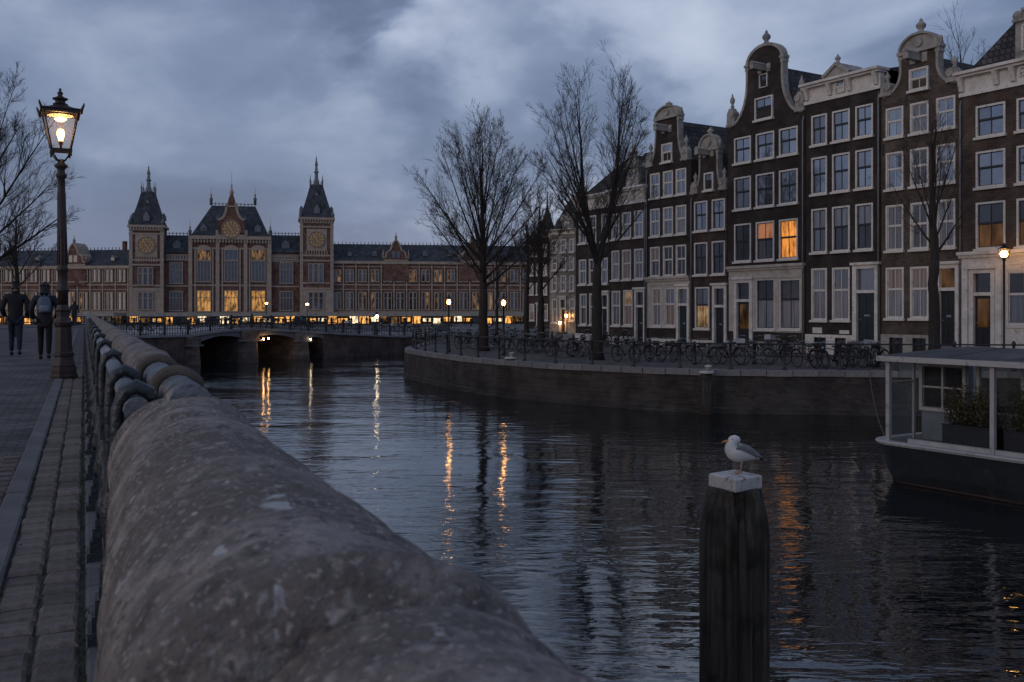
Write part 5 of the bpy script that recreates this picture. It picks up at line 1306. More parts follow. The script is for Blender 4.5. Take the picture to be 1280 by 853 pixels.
zR = at_depth(1106, 446, 21.45).z - WZ
sp = lambda px, y=.2: BO.s(px)
rf = MB()
x0 = sp(1104)-.08
rf.rings([[(x0, -.02, zR-.05), (BL, -.02, zR-.05), (BL, BWd+.02, zR-.05), (x0, BWd+.02, zR-.05)], [(x0, -.02, zR+.03), (BL, -.02, zR+.03), (BL, BWd+.02, zR+.03), (x0, BWd+.02, zR+.03)], [(x0+.12, .10, zR+.055), (BL, .10, zR+.055), (BL, BWd-.1, zR+.055), (x0+.12, BWd-.1, zR+.055)], [(x0+.9, BWd*.46, zR+.22), (BL, BWd*.46, zR+.22), (BL, BWd*.54, zR+.22), (x0+.9, BWd*.54, zR+.22)]], sm=False)
ro = rf.build('roof', M['roof_felt'], HB)
MB().box(x0-.03, BL, -.06, -.021, zR-.09, zR+.025).box(x0-.06, x0-.001, -.06, BWd+.06, zR-.092, zR+.022).build('roof_fascia', M['boat_white'], ro)
for k in range(5): xx = x0+1.6+k*1.5; MB().tube([(xx, .10, zR+.062), (xx+.35, BWd*.46, zR+.224)], .012, 5).build('roof_seam', M['roof_felt'], ro)
for px in (1107, 1237.5): x = sp(px); MB().box(x-.045, x+.045, .06, .15, FB+.006, zR-.05).build('post', M['boat_white'], HB)
x = sp(1237.5)*2 - sp(1107) + .3; MB().box(x-.045, x+.045, .06, .15, FB+.006, zR-.05).build('post', M['boat_white'], HB)
for x in (x0+.16, 3.0, 6.0): MB().box(x-.045, x+.045, BWd-.16, BWd-.07, FB+.006, zR-.05).build('post', M['boat_white'], HB)
# cabin front set back under the roof
cy = 1.05; zc = FB+.006; cz1 = zR-.05
xA = x0+.30; wx0, wx1 = xA+.04, xA+1.02; wz0 = zc+.72; wz1 = cz1-.16
mb = MB(); wall_sheet(mb, xA, wx1+.12, zc, cz1, [(wx0+.02, wx1-.02, wz0+.02, wz1-.02)], cy, .08); mb.quad((xA, cy, zc), (xA, cy, cz1), (xA, BWd-.3, cz1), (xA, BWd-.3, zc)); mb.build('cabin_wall', M['boat_blue'], HB)
M['pane_boat'] = pane_mat('pane_boat', (.045, .045, .05), .12)
wf = MB(); t = .075
wf.box(wx0-t, wx0, cy-.05, cy+.02, wz0-t, wz1+t).box(wx1, wx1+t, cy-.05, cy+.02, wz0-t, wz1+t).box(wx0, wx1, cy-.05, cy+.02, wz1, wz1+t).box(wx0, wx1, cy-.05, cy+.02, wz0-t, wz0)
wf.box((wx0+wx1)/2-.022, (wx0+wx1)/2+.022, cy-.03, cy+.02, wz0, wz1); wf.box(wx0, (wx0+wx1)/2-.022, cy-.029, cy+.02, (wz0+wz1)/2-.02, (wz0+wz1)/2+.02); wf.box((wx0+wx1)/2+.022, wx1, cy-.029, cy+.02, (wz0+wz1)/2-.02, (wz0+wz1)/2+.02)
wo_ = wf.build('window', M['boat_white'], HB)
for a in (0, 1):
    for b in (0, 1):
        xa = wx0 + (wx1-wx0)*a/2; za = wz0 + (wz1-wz0)*b/2; MB().box(xa+.02, xa+(wx1-wx0)/2-.02, cy+.022, cy+.03, za+.01, za+(wz1-wz0)/2-.01).build('pane', M['pane_boat'], wo_)
# glazed screen further along, with a second one behind
gx = wx1+.35
for i in range(6):
    xa = gx + i*.98
    MB().box(xa-.04, xa+.04, cy-.04, cy+.04, zc, cz1).build('mullion', M['boat_white'], HB)
    MB().box(xa+.05, xa+.93, cy-.004, cy+.004, zc+.75, cz1-.08).build('glass_pane', M['glass'], HB)
    MB().box(xa+.04, xa+.94, cy-.03, cy+.03, zc, zc+.70).build('panel', M['boat_blue'], HB)
    MB().box(xa+.04, xa+.94, cy-.045, cy+.045, zc+.70, zc+.75).build('window_sill', M['boat_white'], HB)
    MB().box(xa-.03, xa+.03, BWd-.35, BWd-.29, zc, cz1).build('mullion', M['boat_white'], HB)
MB().box(xA, BL, BWd-.30, BWd-.26, zc, zc+.7).build('panel', M['boat_blue'], HB)
MB().box(x0+.13, x0+.15, .16, cy-.02, zc, cz1-.5).build('glass_pane', M['glass'], HB)
MB().box(x0+.115, x0+.165, cy-.09, cy-.03, zc, cz1).box(x0+.115, x0+.165, .155, cy-.09, cz1-.52, cz1-.48).build('screen_frame', M['boat_white'], HB)
# planters stand on the deck
M['planter'] = mat('planter', (.022, .023, .027), .6, .2, 4); 
M['leaf_dark'] = mat('leaf_dark', (.060, .062, .026), .7, .4, 6, rnd=.1); M['leaf_olive'] = mat('leaf_olive', (.13, .098, .042), .7, .4, 6)
def shrub(label, w_c, w, d, h, seed, rz, m_):
    t = thing('shrub', label, 'shrub', w_c, rz); rg = random.Random(seed); st = MB(); lf = MB()
    for k in range(60):
        bx, by = rg.uniform(-w/2, w/2)*.9, rg.uniform(-d/2, d/2)*.8; hh = h*rg.uniform(.45, 1.08); lx, ly = rg.gauss(0, .10), rg.gauss(0, .07)
        pts = [(bx, by, 0), (bx+lx*.4, by+ly*.4, hh*.5), (bx+lx, by+ly, hh)]; st.tube(pts, [.007, .005, .002], 4)
        for q_ in range(46):
            f = rg.uniform(.15, 1.04); px_ = Vector((bx+lx*f*f, by+ly*f*f, hh*f)) + Vector((rg.gauss(0, .05), rg.gauss(0, .045), rg.gauss(0, .02)))
            a, el, l = rg.uniform(0, 2*PI), rg.uniform(-.2, 1.1), rg.uniform(.04, .085); dv = Vector((math.cos(a)*math.cos(el), math.sin(a)*math.cos(el), math.sin(el))); sd = dv.cross(Vector((rg.gauss(0, 1), rg.gauss(0, 1), rg.gauss(0, 1)))).normalized()*l*.2
            c = lf.add([px_, px_+dv*l*.5+sd, px_+dv*l, px_+dv*l*.5-sd]); lf.face((c, c+1, c+2, c+3), 0 if rg.random() < .6 else 1)
    st.build('stems', M['twig'], t)['kind'] = 'stuff'; tag(lf.build('foliage', [M['leaf_dark'], M[m_]], t), kind='stuff'); return t
def planter(label, a, b, y0, y1, h):
    t = thing('planter_box', label, 'planter', BO.at((a+b)/2, (y0+y1)/2, WZ+zc+.002), BO.a); w, d = (b-a)/2, (y1-y0)/2; tt = .03
    MB().box(-w, w, -d, -d+tt, 0, h).box(-w, w, d-tt, d, 0, h).box(-w, -w+tt, -d+tt, d-tt, 0, h).box(w-tt, w, -d+tt, d-tt, 0, h).box(-w-.015, w+.015, -d-.015, -d+tt, h, h+.025).box(-w-.015, w+.015, d-tt, d+.015, h, h+.025).build('box', M['planter'], t)
    MB().box(-w+tt, w-tt, -d+tt, d-tt, .02, h-.04).build('soil', mat('soil', (.03, .022, .016), .95), t); return (a+b)/2, (y0+y1)/2
pA = (sp(1166), sp(1226)); pB = (sp(1243), sp(1296))
for (a, b), lab, lab2, seed, m_ in ((pA, 'black planter box on the houseboat deck between the two white posts', 'olive green bushy shrub in the planter between the white posts', 5, 'leaf_olive'), (pB, 'black planter box on the houseboat deck right of the second white post', 'dark green shrub in the planter at the right frame edge', 11, 'leaf_dark')):
    cx, cy_ = planter(lab, a, b, .32, .78, .46); shrub(lab2, BO.at(cx, cy_, WZ+zc+.42), (b-a)*1.12, .6, .85, seed, BO.a, m_)
# ropes from the boat to the quay
for (px, py, Y, l) in ((1062, 553, 25, 'slack mooring line dipping into the water left of the houseboat'), (1056, 512, 30, 'thin mooring line rising from the houseboat to the quay')):
    a = BO.at(.12, .4, WZ+FB); b = at_depth(px, py, Y) if py > 520 else Vector((QE[0].x, 0, 0))
    if py < 520: b = at_depth(1086, 470, 34.6); b.z = QZ+.1
    pts = [a.lerp(b, k/10) - Vector((0, 0, .35*math.sin(PI*k/10))) for k in range(11)]
    if py > 520: b.z = WZ-.05; pts = [a.lerp(b, k/10) - Vector((0, 0, .15*math.sin(PI*k/10))) for k in range(11)]
    o = MB().tube(pts, .014, 6).build('mooring_rope', M['rope']); tag(o, l, 'rope')
# ================================================================== trees
def bare_tree(label, loc, H, seed, trunk_r, fork=.32, limbs=6, spread=(8, 38), lean=(0, 0), droop=0.0, dens_=1.0, min_r=.006, group=None, cw=3.0, levels=3, twin=0.0):
    rg = random.Random(seed); t = thing('bare_tree', label, 'tree', loc, 0, group)
    tk, cr, tw = MB(), MB(), MB()
    hf = H*fork
    pts = []; n = 9; p = Vector((0, 0, -.1))
    for k in range(n+1):
        f = k/n; pts.append(Vector((lean[0]*f*f*hf + rg.gauss(0, .02), lean[1]*f*f*hf + rg.gauss(0, .02), -.1+hf*f)))
    tk.tube(pts, [trunk_r*(1.45 if k == 0 else 1.12 if k == 1 else 1.0-.28*k/n) for k in range(n+1)], 12)
    top = pts[-1]; r0 = trunk_r*.72
    def grow(p, d, L, r, lev):
        seg = (9, 7, 5, 4)[min(lev, 3)]; P = [p.copy()]; Rr = [r]; cur = d.normalized(); sl = L/seg
        wob = (.028, .040, .045, .05)[min(lev, 3)]
        for k in range(seg):
            cur = (cur + Vector((rg.gauss(0, wob), rg.gauss(0, wob), rg.gauss(0, wob*.6) + (.028 if lev < 2 else .018) - droop)) ).normalized()
            P.append(P[-1]+cur*sl); Rr.append(max(min_r*.55, r*(1-.85*(k+1)/seg)))
        (cr if lev < 2 else tw).tube(P, Rr, (8, 5, 3, 3)[min(lev, 3)], cap=False)
        if lev >= levels: return
        nch = int((15, 9, 4)[min(lev, 2)]*dens_*rg.uniform(.85, 1.2))
        for c in range(nch):
            f = rg.uniform(.12, 1.0) if lev else rg.uniform(.20, 1.0)
            k = min(seg-1, int(f*seg)); q = P[k].lerp(P[k+1], f*seg-k) if f < 1 else P[-1]
            ax = (P[k+1]-P[k]).normalized(); side = ax.orthogonal().normalized(); side.rotate(Matrix.Rotation(rg.uniform(0, 2*PI), 3, ax))
            ang = R(rg.uniform(20, 46)); nd = ax*math.cos(ang)+side*math.sin(ang); nd.z += .12
            ll = L*(.38, .48, .66)[min(lev, 2)]*(1.15-.65*f)*rg.uniform(.75, 1.2)
            grow(q, nd, ll, max(min_r, Rr[k]*rg.uniform(.32, .48)), lev+1)
    # a leader and limbs that fan out to a rounded crown
    zc, hz, cw_ = H*.60, H*.40, cw
    leads = []
    for sgn in ((-1, 1) if twin else (0,)):
        lead = [pts[-1]]
        for k in range(8): lead.append(lead[-1] + Vector((sgn*twin*(1.5 if k < 3 else .55) + rg.gauss(0, .035), rg.gauss(0, .035), (H-hf)*.115*(1 if sgn >= 0 else .95))))
        cr.tube(lead, [r0*(.72 if twin else 1)*(1-.95*k/8)+.004 for k in range(9)], 8, cap=False); leads.append(lead)
    for i in range(limbs):
        f0 = (i+.5)/limbs; el = R(spread[1]*(1-f0)**.8 + spread[0]); a = 2.39996*i + rg.uniform(-.4, .4); lead = leads[i % len(leads)]
        if twin: a = (0 if i % 2 else PI) + rg.uniform(-1.5, 1.5)
        d = Vector((math.cos(a)*math.sin(el), math.sin(a)*math.sin(el), math.cos(el)))
        fz = f0*.45*rg.uniform(.7, 1.2); q = fz*8; k = min(7, int(q)); z0 = lead[k].lerp(lead[k+1], q-k)
        lo, hi = 0.0, H*1.5
        for _ in range(24):
            m_ = (lo+hi)/2; pz = z0 + d*m_
            if (pz.xy.length/cw_)**2 + ((pz.z-zc)/hz)**2 < 1: lo = m_
            else: hi = m_
        grow(z0, d, max(H*.18, lo*rg.uniform(.86, 1.04)), r0*rg.uniform(.26, .38)*(1-.35*f0), 0)
    for lead in leads:
        for k in range(2, 9):
            for _ in range(2):
                a = rg.uniform(0, 2*PI); grow(lead[k], Vector((math.cos(a)*.5, math.sin(a)*.5, 1)), H*.13*rg.uniform(.7, 1.3), min_r*2, 1)
    tk.build('trunk', M['bark'], t); c = cr.build('branches', M['bark'], t); tag(tw.build('twigs', M['twig'], c), kind='stuff'); return t
def tree_at(label, px, py, z, H=None, ytop=None, **k):
    p = on_ground(px, py, z); H = H or (EYE-z)+(HY-ytop)*p.y/F; return bare_tree(label, p, H*.97, **k)
tree_at('tall bare tree with two upright stems on the quay in front of the dark houses', 746, 450, QZ, ytop=78, seed=21, trunk_r=.27, fork=.33, limbs=24, spread=(4, 44), min_r=.0062, dens_=.85, cw=2.9, twin=.15)
tree_at('big fan shaped bare tree near the quay corner before the station wing', 604, 439, QZ, ytop=146, seed=4, trunk_r=.29, fork=.28, limbs=28, spread=(3, 56), min_r=.0078, dens_=.85, cw=3.9)
tree_at('dark bare tree on the quay just right of centre behind the fan shaped tree', 676, 428, QZ, ytop=238, seed=8, trunk_r=.28, fork=.34, limbs=11, spread=(4, 44), min_r=.011, dens_=.8, cw=2.6)
tree_at('slim bare tree between the quay lamp and the pointed dark house', 658, 425, QZ, ytop=258, seed=13, trunk_r=.22, fork=.36, limbs=8, spread=(4, 40), min_r=.012, dens_=.7, cw=2.1)
tree_at('thin bare tree right of the fan shaped tree before the station wing', 621, 421, QZ, ytop=290, seed=17, trunk_r=.16, fork=.4, limbs=7, spread=(5, 38), min_r=.012, dens_=.6, cw=1.6)
p = at_depth(1168, 440, 37.5); bare_tree('slender bare tree with thick dark trunk before the brown house with pediment gable', Vector((p.x, p.y, QZ)), 10.4, 31, .235, fork=.42, limbs=9, spread=(4, 42), min_r=.006, dens_=.6, cw=2.0)
p = at_depth(-38, 300, 34); bare_tree('large bare tree leaning in from the left frame edge above the street', Vector((p.x, p.y, 0)), 9.2, 41, .30, fork=.26, limbs=16, spread=(5, 62), min_r=.0055, dens_=1.0, cw=4.4)
p = at_depth(22, 300, 40); bare_tree('small bare tree behind the two walkers at the left', Vector((p.x, p.y, 0)), 5.7, 47, .13, fork=.36, limbs=9, spread=(4, 44), min_r=.007, dens_=.7, cw=1.5)
p = at_depth(1203, 60, 55); bare_tree('bare tree crown showing above the roofs beside the brick chimney', Vector((p.x, p.y, QZ)), 17.9, 53, .3, fork=.6, limbs=8, spread=(4, 36), min_r=.009, dens_=.6, cw=2.4)

# ================================================================== bicycles
def wheel_mb():
    m = MB(); n = 22
    m.rings([[((.335+.019*math.cos(2*PI*j/5))*math.cos(2*PI*i/n), .019*math.sin(2*PI*j/5), .335+.0+(.335+.019*math.cos(2*PI*j/5))*math.sin(2*PI*i/n)) for j in range(5)] for i in range(n)] + [[((.335+.019*math.cos(2*PI*j/5)), .019*math.sin(2*PI*j/5), .335) for j in range(5)]], cap=False)
    return m
def spokes_mb():
    m = MB()
    for k in range(10): a = 2*PI*k/10; m.tube([(0, .015*(-1)**k, .335), (.32*math.cos(a), 0, .335+.32*math.sin(a))], .0035, 3)
    m.tube([(0, -.04, .335), (0, .04, .335)], .02, 6); return m
WH, SPK = wheel_mb().mesh('wheel', M['rubber']), spokes_mb().mesh('spokes', M['chrome'])
def bike_proto(ci, lady):
    r = thing('bicycle', 'x', 'bicycle'); m = M['bike%d' % ci]
    for x in (-.53, .53): w_ = link('wheel', WH, r, (x, 0, .02)); link('spokes', SPK, w_)
    f = MB(); T = lambda a, b, rr=.017: f.tube([a, b], rr, 6)
    bb = (-.08, 0, .30); st_ = (-.22, 0, .78); hd0 = (.36, 0, .62); hd1 = (.32, 0, .86)
    T(bb, st_); T(bb, hd0, .02); T(hd0, hd1, .02)
    if lady: f.tube([(-.16, 0, .55), (.1, 0, .58), hd0], .018, 6)
    else: T((-.20, 0, .74), (.33, 0, .80))
    for s_ in (-.045, .045): T((-.53, s_, .355), bb, .011); T((-.53, s_, .355), (-.20, s_*.4, .72), .010); f.tube([(.345, s_*.6, .64), (.42, s_, .55), (.53, s_, .355)], .012, 5)
    for x, a0, a1 in ((-.53, .1, 2.9), (.53, .5, 2.6)): f.tube([(x+.375*math.cos(a0+(a1-a0)*k/9), 0, .355+.375*math.sin(a0+(a1-a0)*k/9)) for k in range(10)], .022, 4)
    f.box(-.40, -.02, -.012, .03, .27, .35)
    f.build('frame', m, r)
    MB().tube([hd1, (.30, 0, 1.0), (.30, .12, 1.04), (.20, .27, 1.02), (.08, .28, 1.0)], .012, 5).tube([(.30, 0, 1.0), (.30, -.12, 1.04), (.20, -.27, 1.02), (.08, -.28, 1.0)], .012, 5).build('handlebar', M['chrome'], r)
    MB().rings([[(x, w_*math.cos(2*PI*i/8), .87+h_*math.sin(2*PI*i/8)) for i in range(8)] for x, w_, h_ in ((-.38, .02, .02), (-.34, .10, .045), (-.24, .09, .04), (-.12, .03, .03), (-.08, .015, .015))]).tube([st_, (-.24, 0, .86)], .014, 5).build('saddle', M['rubber'], r)
    MB().box(-.80, -.36, -.07, .07, .73, .75).tube([(-.78, .06, .73), (-.53, .05, .36)], .007, 4).tube([(-.78, -.06, .73), (-.53, -.05, .36)], .007, 4).build('rack', m, r)
    MB().lathe([(0, 0), (.045, .01), (.05, .05), (.0, .06)], 8, (0, 0, 0)).build('headlamp', M['chrome'], r, (.40, 0, .80)).rotation_euler = (0, PI/2, 0)
    MB().tube([(-.08, .0, .30), (-.08, .09, .30), (.05, .09, .22), (.05, .16, .22)], .011, 4).tube([(-.08, .0, .30), (-.08, -.09, .30), (-.2, -.09, .38), (-.2, -.16, .38)], .011, 4).tube([(-.15, .02, .30), (-.2, .13, .0)], .009, 4).build('pedals', M['chrome'], r)
    return r
protos = [bike_proto(i, i % 2 == 1) for i in range(5)]
cname = ['black', 'dark blue', 'dark red', 'grey', 'dark green']
if 1:
    # crate and child seat variants stay the plain bicycle with one more part
    MB().box(-.0, .36, -.2, .2, .0, .02).box(0, .36, -.2, -.18, .02, .24).box(0, .36, .18, .2, .02, .24).box(0, .02, -.18, .18, .02, .24).box(.34, .36, -.18, .18, .02, .24).build('front_crate', mat('crate', (.30, .31, .33), .6), protos[3], (.42, 0, .84))
used = set()
NB = {}
def put_bike(ci, loc, rz, where, roll=None):
    pr = protos[ci]
    if ci in used: b = copy_tree(pr)
    else: b = pr; used.add(ci)
    b.location = loc; b.rotation_euler = (rng.uniform(.06, .16)*rng.choice((-1, 1)) if roll is None else roll, 0, rz)
    b['colour_name'] = cname[ci]; b['where_text'] = where; placed.append(b); b['group'] = 'bicycles parked ' + where
    return b
bikes = []; placed = []
def row(px0, px1, py, n, where, z=QZ, ang=None, jit=.35):
    for k in range(n):
        px = px0+(px1-px0)*(k+.5)/n + rng.uniform(-2, 2); p = on_ground(px, py+rng.uniform(-1.2, 1.2), z)
        rz = (FP.a if ang is None else ang) + rng.choice((0, PI)) + rng.gauss(0, jit)
        bikes.append((rng.choice((0, 0, 0, 1, 2, 3, 4)), p, rz, where))
row(1056, 1100, 459, 6, 'by the rail left of the houseboat', jit=.5)
row(1000, 1050, 461, 3, 'by the rail before the straight cornice house', jit=.3)
row(868, 990, 456, 4, 'by the rail before the bell gable house', jit=.35)
row(775, 862, 452, 5, 'by the rail before the neck gable houses', jit=.5)
row(688, 738, 446, 5, 'by the rail left of the twin stemmed tree', jit=.5)
row(640, 692, 441, 6, 'by the rail under the bare trees', jit=.6)
row(575, 640, 436, 6, 'round the foot of the fan shaped tree', jit=.7)
row(530, 600, 428, 6, 'near the far corner of the quay', jit=.7)
row(600, 690, 424, 7, 'on the far quay by the trees', jit=.7)
row(920, 1000, 446.5, 4, 'against the front of the bell gable house', jit=.12)
row(728, 800, 433, 5, 'against the fronts of the far dark houses', jit=.15)
for k in range(13):
    s_ = SA+2+(SB-SA-4)*(k+rng.uniform(.2, .8))/13; w_ = BP.at(s_, .62, dz(s_)); bikes.append((rng.choice((0, 0, 1, 3)), w_, BP.a+rng.choice((0, PI))+rng.gauss(0, .1), ('at the near end of the bridge', 'on the crown of the bridge', 'at the far right end of the bridge')[min(2, k*3//13)]))
for ci, p, rz, where in sorted(bikes, key=lambda b: b[0]): put_bike(ci, p, rz, where)
for i, pr in enumerate(protos):
    if i not in used: put_bike(i, on_ground(1030, 459, QZ), FP.a, 'beside the quay rail below the green door house')

ORD = ['', 'second ', 'third ', 'fourth ', 'fifth ', 'sixth ', 'seventh ']
sets = {}
for b in placed: sets.setdefault((b['colour_name'], b['where_text']), []).append(b)
for (cn, wt), bs in sets.items():
    bs.sort(key=lambda b: b.location.x/b.location.y)
    for i, b in enumerate(bs):
        b['label'] = ('%s bicycle %s' % (cn, wt)) if len(bs) == 1 else ('%s bicycle furthest left %s' % (cn, wt)) if i == 0 else '%s%s bicycle from the left %s' % (ORD[i], cn, wt)
        del b['colour_name']; del b['where_text']

# ================================================================== quay railing and bollards
QR = thing('quay_railing', 'long low black iron railing along the edge of the right quay', 'railing', (6.98, 35.8, QZ))
fr_ = [(p, t) for p, t in edge_frames(.25) if p.y < 82 and p.x < 24]
off = [Vector((p.x, p.y, 0)) + Vector((-t.y, t.x, 0)).normalized()*(-.42) for p, t in fr_]
chk = Vector((10, 60, 0))
if (off[40]-chk).length > (Vector((fr_[40][0].x, fr_[40][0].y, 0))-chk).length: off = [Vector((p.x, p.y, 0)) + Vector((-t.y, t.x, 0)).normalized()*.42 for p, t in fr_]
O = QR.location; loc_ = [(q.x-O.x, q.y-O.y) for q in off]
for zz, r_ in ((1.0, .032), (.55, .024)): MB().tube([(x, y, zz) for x, y in loc_], r_, 6).build('rail', M['iron'], QR)
pme_ = MB().lathe([(.10, .0), (.10, .10), (.065, .14), (.05, .2), (.05, .94), (.075, .98), (.08, 1.05), (.055, 1.12), (.0, 1.15)], 8).mesh('railing_post', M['iron'])
for x, y in loc_[::8]: link('railing_post', pme_, QR, (x, y, 0))
bol = MB().lathe([(.10, 0), (.095, .1), (.075, .14), (.07, .78), (.085, .80), (.085, .86), (.07, .90), (.05, .97), (.0, .98)], 10)
bproto = None
for px, py, lab in ((868, 456, 'below the door of the bell gable house'), (943, 455, 'in line with the middle of the bell gable house'), (1048, 456, 'before the green house door'), (812, 449, 'before the tall neck gable house'), (772, 445, 'right of the twin stemmed tree'), (716, 440, 'left of the twin stemmed tree'), (690, 434, 'before the pale far house'), (1098, 459, 'beside the left end of the houseboat roof')):
    o = thing('bollard', 'black iron bollard on the quay ' + lab, 'bollard', on_ground(px, py, QZ), 0, 'bollards on the quay')
    if bproto is None: bproto = bol.mesh('post', M['iron'])
    link('post', bproto, o)

# ================================================================== people
def skin(name, nodes, edges, root, lv=2):
    me = bpy.data.meshes.new(name); me.from_pydata([n[0] for n in nodes], edges, [])
    o = bpy.data.objects.new(name, me); COL.objects.link(o)
    sk = o.modifiers.new('s', 'SKIN'); sk.use_smooth_shade = True; sub = o.modifiers.new('u', 'SUBSURF'); sub.levels = lv; sub.render_levels = lv
    if not me.skin_vertices: me.skin_vertices.new()
    for i, n in enumerate(nodes):
        v = me.skin_vertices[0].data[i]; v.radius = n[1] if isinstance(n[1], tuple) else (n[1], n[1]); v.use_root = i == root
    dg = bpy.context.evaluated_depsgraph_get(); ev = o.evaluated_get(dg); out = bpy.data.meshes.new_from_object(ev)
    bpy.data.objects.remove(o); out.name = name; return out
def chain(*pts): return [(i, i+1) for i in range(len(pts)-1)]
def legs(st, k=1.0, dr=0.0):
    """Pelvis, two legs mid-stride. st = half stride; +y is forward."""
    N = [((0, 0, .93), (.115*k, .145*k))]; E = []
    for s_, f in ((-1, 1), (1, -1)):
        b = len(N); kn = .06 if f > 0 else .02
        N += [((s_*.085, .0, .86), .088*k+dr), ((s_*.09, st*f*.55+kn, .50), .066*k+dr), ((s_*.09, st*f*.85-.01, .28), .058*k+dr), ((s_*.09, st*f-(.05 if f < 0 else 0), .09+(.03 if f < 0 else 0)), .045*k+dr)]
        E += [(0, b), (b, b+1), (b+1, b+2), (b+2, b+3)]
    return N, E
def figure(label, loc, rz, h, coat, trousers, coat_len, hood, st, skinm):
    r = thing('person', label, 'person', loc, rz); r.scale = (h/1.78,)*3
    N, E = legs(st, .86); b = len(N)
    N += [((0, .0, 1.15), (.12, .09)), ((0, .01, 1.38), (.15, .095)), ((0, .02, 1.50), (.06, .06)), ((0, .05, 1.57), (.052, .055)), ((0, .065, 1.66), (.078, .092)), ((0, .065, 1.73), (.06, .075))]
    E += [(0, b), (b, b+1), (b+1, b+2), (b+2, b+3), (b+3, b+4), (b+4, b+5)]
    link('body', with_mat(skin('body', N, E, 0), skinm), r)
    N, E = legs(st, 1.0, .004); link('trousers', with_mat(skin('trousers', N, E, 0), trousers), r)
    for s_, f in ((-1, 1), (1, -1)):
        y0 = st*f-(.05 if f < 0 else 0); z0 = .05 if f > 0 else .075
        link('shoe', with_mat(skin('shoe', [((s_*.09, y0-.07, z0), .045), ((s_*.09, y0+.03, z0-.005), .05), ((s_*.095, y0+.13, z0-.012 if f > 0 else z0-.03), .034)], [(0, 1), (1, 2)], 1), M['rubber']), r)
    N = [((0, 0, coat_len), (.165, .125)), ((0, 0, 1.0), (.175, .13)), ((0, .0, 1.20), (.185, .135)), ((0, .01, 1.36), (.19, .13)), ((0, .02, 1.46), (.12, .095)), ((0, .03, 1.53), (.08, .08))]
    E = [(i, i+1) for i in range(5)]
    for s_ in (-1, 1):
        b = len(N); N += [((s_*.19, .01, 1.42), .085), ((s_*.265, -.03, 1.24), .075), ((s_*.285, -.035, 1.12), .07), ((s_*.255, .05, .99), .062), ((s_*.215, .10, .95), .055)]
        E += [(3, b), (b, b+1), (b+1, b+2), (b+2, b+3), (b+3, b+4)]
    jk = link('jacket', with_mat(skin('jacket', N, E, 1), coat), r)
    if hood: hN = [((0, .0, 1.50), (.10, .09)), ((0, .03, 1.60), (.105, .11)), ((0, .05, 1.70), (.10, .115)), ((0, .05, 1.765), (.06, .07))]
    else: hN = [((0, .03, 1.60), (.066, .07)), ((0, .045, 1.68), (.084, .098)), ((0, .055, 1.745), (.066, .08))]
    link('hood' if hood else 'hair', with_mat(skin('hood', hN, [(i, i+1) for i in range(len(hN)-1)], 1), coat if hood else M['hair']), r)
    if hood: MB().tube([(-.08, .14, 1.60), (-.085, .14, 1.70), (0, .13, 1.80), (.085, .14, 1.70), (.08, .14, 1.60)], .022, 6).build('hood_rim', coat, jk)
    else:
        for s_ in (-1, 1): MB().lathe([(0, -.03), (.014, -.01), (.016, .01), (0, .03)], 6, (s_*.082, .06, 1.66)).build('ear', skinm, r)
        MB().lathe([(.082, 1.49), (.10, 1.52), (.085, 1.56)], 12, (0, .03, 0)).build('collar', coat, jk)
    for s_ in (-1, 1): MB().lathe([(0, -.008), (.011, 0), (0, .008)], 6, (s_*.032, .148, 1.675)).build('eye', M['eye'], r)
    MB().rings([[(w_*math.cos(2*PI*i/6), y, z+.012*math.sin(2*PI*i/6)) for i in range(6)] for y, z, w_ in ((.13, 1.665, .012), (.175, 1.645, .014), (.165, 1.635, .010))]).build('nose', skinm, r)
    MB().box(-.022, .022, .140, .150, 1.608, 1.614).build('mouth', mat('lips', (.30, .12, .10), .6), r)
    return r
def with_mat(me, m): me.materials.clear(); me.materials.append(m); return me
M['skin'] = mat('skin', (.45, .28, .21), .6, .1); M['hair'] = mat('hair', (.018, .014, .011), .6, .3, 20)
M['coat_black'] = mat('coat_black', (.010, .010, .012), .7, .3, 5, .5, 12); M['coat_dark'] = mat('coat_dark', (.018, .019, .024), .75, .3, 5, .5, 12)
M['jeans'] = mat('jeans', (.016, .022, .042), .85, .25, 6); M['trousers'] = mat('trousers', (.009, .009, .011), .85, .2, 6)
p1 = on_ground(19.5, 444.5, 0); p2 = on_ground(56, 449.5, 0)
w1 = figure('walker in black padded jacket and blue jeans at the left, seen from behind', p1, R(24), 1.80, M['coat_black'], M['jeans'], .84, False, .10, M['skin'])
w2 = figure('walker in dark hooded coat beside the street lamp, seen from behind', p2, R(22), 1.72, M['coat_dark'], M['trousers'], .70, True, .08, M['skin'])
M['pack'] = mat('pack', (.10, .13, .17), .7, .3, 6, .4, 15)
BPk = thing('backpack', 'small grey blue backpack on the back of the hooded walker', 'backpack', p2, R(22)); k_ = 1.72/1.78; BPk.scale = (k_,)*3
MB().rings([[(w_*math.cos(2*PI*i/14)*(1-.25*abs(math.sin(4*PI*i/14))*0)*1.0, -.165+d_*math.sin(2*PI*i/14), z) for i in range(14)] for z, w_, d_ in ((1.08, .10, .05), (1.10, .135, .075), (1.20, .145, .085), (1.32, .14, .075), (1.42, .11, .055), (1.455, .06, .03))]).build('bag', M['pack'], BPk)
MB().rings([[(w_*math.cos(2*PI*i/10), -.24+d_*math.sin(2*PI*i/10), z) for i in range(10)] for z, w_, d_ in ((1.10, .08, .02), (1.12, .10, .035), (1.22, .10, .035), (1.25, .07, .02))]).build('pocket', mat('pocket', (.16, .20, .25), .7), BPk)
MB().tube([(-.03, -.19, 1.45), (0, -.19, 1.50), (.03, -.19, 1.45)], .010, 5).build('handle', M['pack'], BPk)
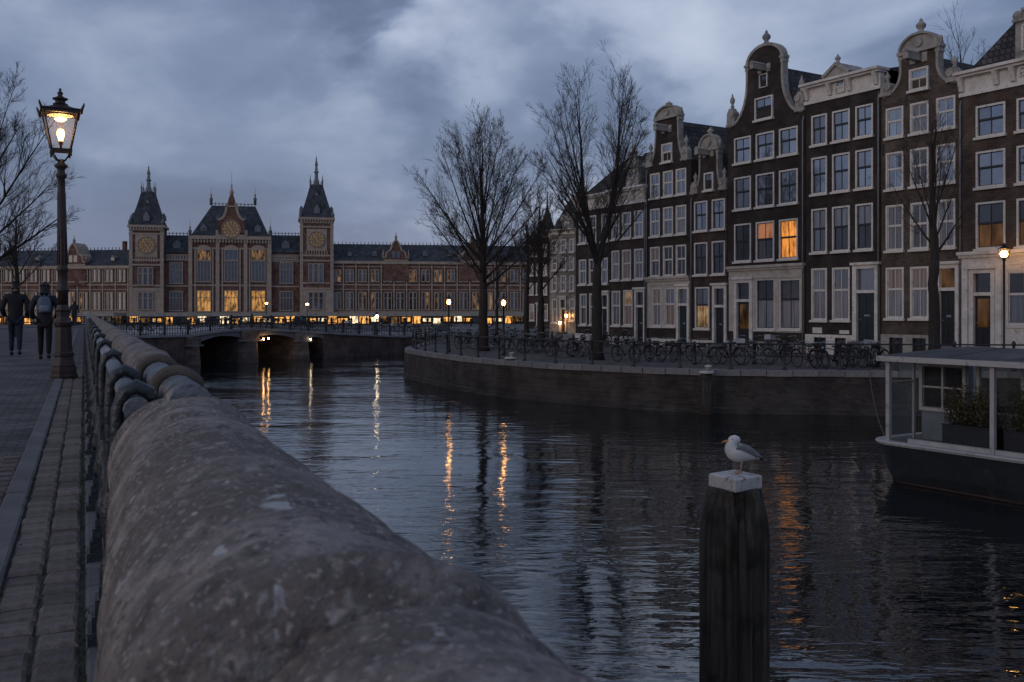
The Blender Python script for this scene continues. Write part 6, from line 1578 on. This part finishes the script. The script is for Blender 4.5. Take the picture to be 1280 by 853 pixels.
for s_ in (-1, 1): MB().tube([(s_*.08, -.12, 1.45), (s_*.10, -.02, 1.54), (s_*.11, .10, 1.46), (s_*.12, .14, 1.30), (s_*.13, .10, 1.15), (s_*.12, -.09, 1.12)], .018, 5).build('strap', M['pack'], BPk)
# figures far off
def crowd_mesh(seed):
    rg = random.Random(seed); st = rg.uniform(.02, .16); N, E = legs(st, 1.0, .01); b = len(N); N += [((0, 0, 1.15), (.16, .12)), ((0, .01, 1.38), (.18, .12)), ((0, .02, 1.52), (.06, .06)), ((0, .04, 1.66), (.085, .095)), ((0, .04, 1.74), (.05, .06))]
    E += [(0, b), (b, b+1), (b+1, b+2), (b+2, b+3), (b+3, b+4)]
    for s_ in (-1, 1): c = len(N); N += [((s_*.2, .0, 1.40), .06), ((s_*.25, -.02, 1.15), .05), ((s_*.25, .07, .90), .04)]; E += [(b+1, c), (c, c+1), (c+1, c+2)]
    return with_mat(skin('person', N, E, 0, 1), M['crowd'])
M['crowd'] = mat('crowd', (.018, .018, .022), .8, .2, 2, rnd=.5)
cms = [crowd_mesh(i) for i in range(4)]
def crowd(n, px0, px1, Y0, Y1, label, group):
    for k in range(n):
        Y = rng.uniform(Y0, Y1); px = px0+(px1-px0)*(k+rng.random())/n; x = (px-640)/F*Y; z = gz(Y)
        o = link('person', rng.choice(cms), None, (x, Y, z+.0), rng.uniform(0, 2*PI)); o.scale = (1, 1, rng.uniform(.92, 1.06)); tag(o, label, 'person', group)
crowd(26, 205, 330, 150, 186, 'tiny dark pedestrian on the square before the station centre', 'pedestrians before the station centre')
crowd(16, 332, 420, 150, 184, 'tiny dark pedestrian on the square below the right clock tower', 'pedestrians below the right clock tower')
crowd(30, 422, 655, 150, 188, 'tiny dark pedestrian before the lit shops of the right station wing', 'pedestrians before the right wing shops')
crowd(12, 110, 200, 150, 186, 'tiny dark pedestrian before the lit shops of the left station wing', 'pedestrians before the left wing shops')
p = at_depth(93, 380, 62); o = link('person', cms[2], None, (p.x, p.y, -.02), R(20)); tag(o, 'distant dark walker between the street lamp and the railing', 'person')
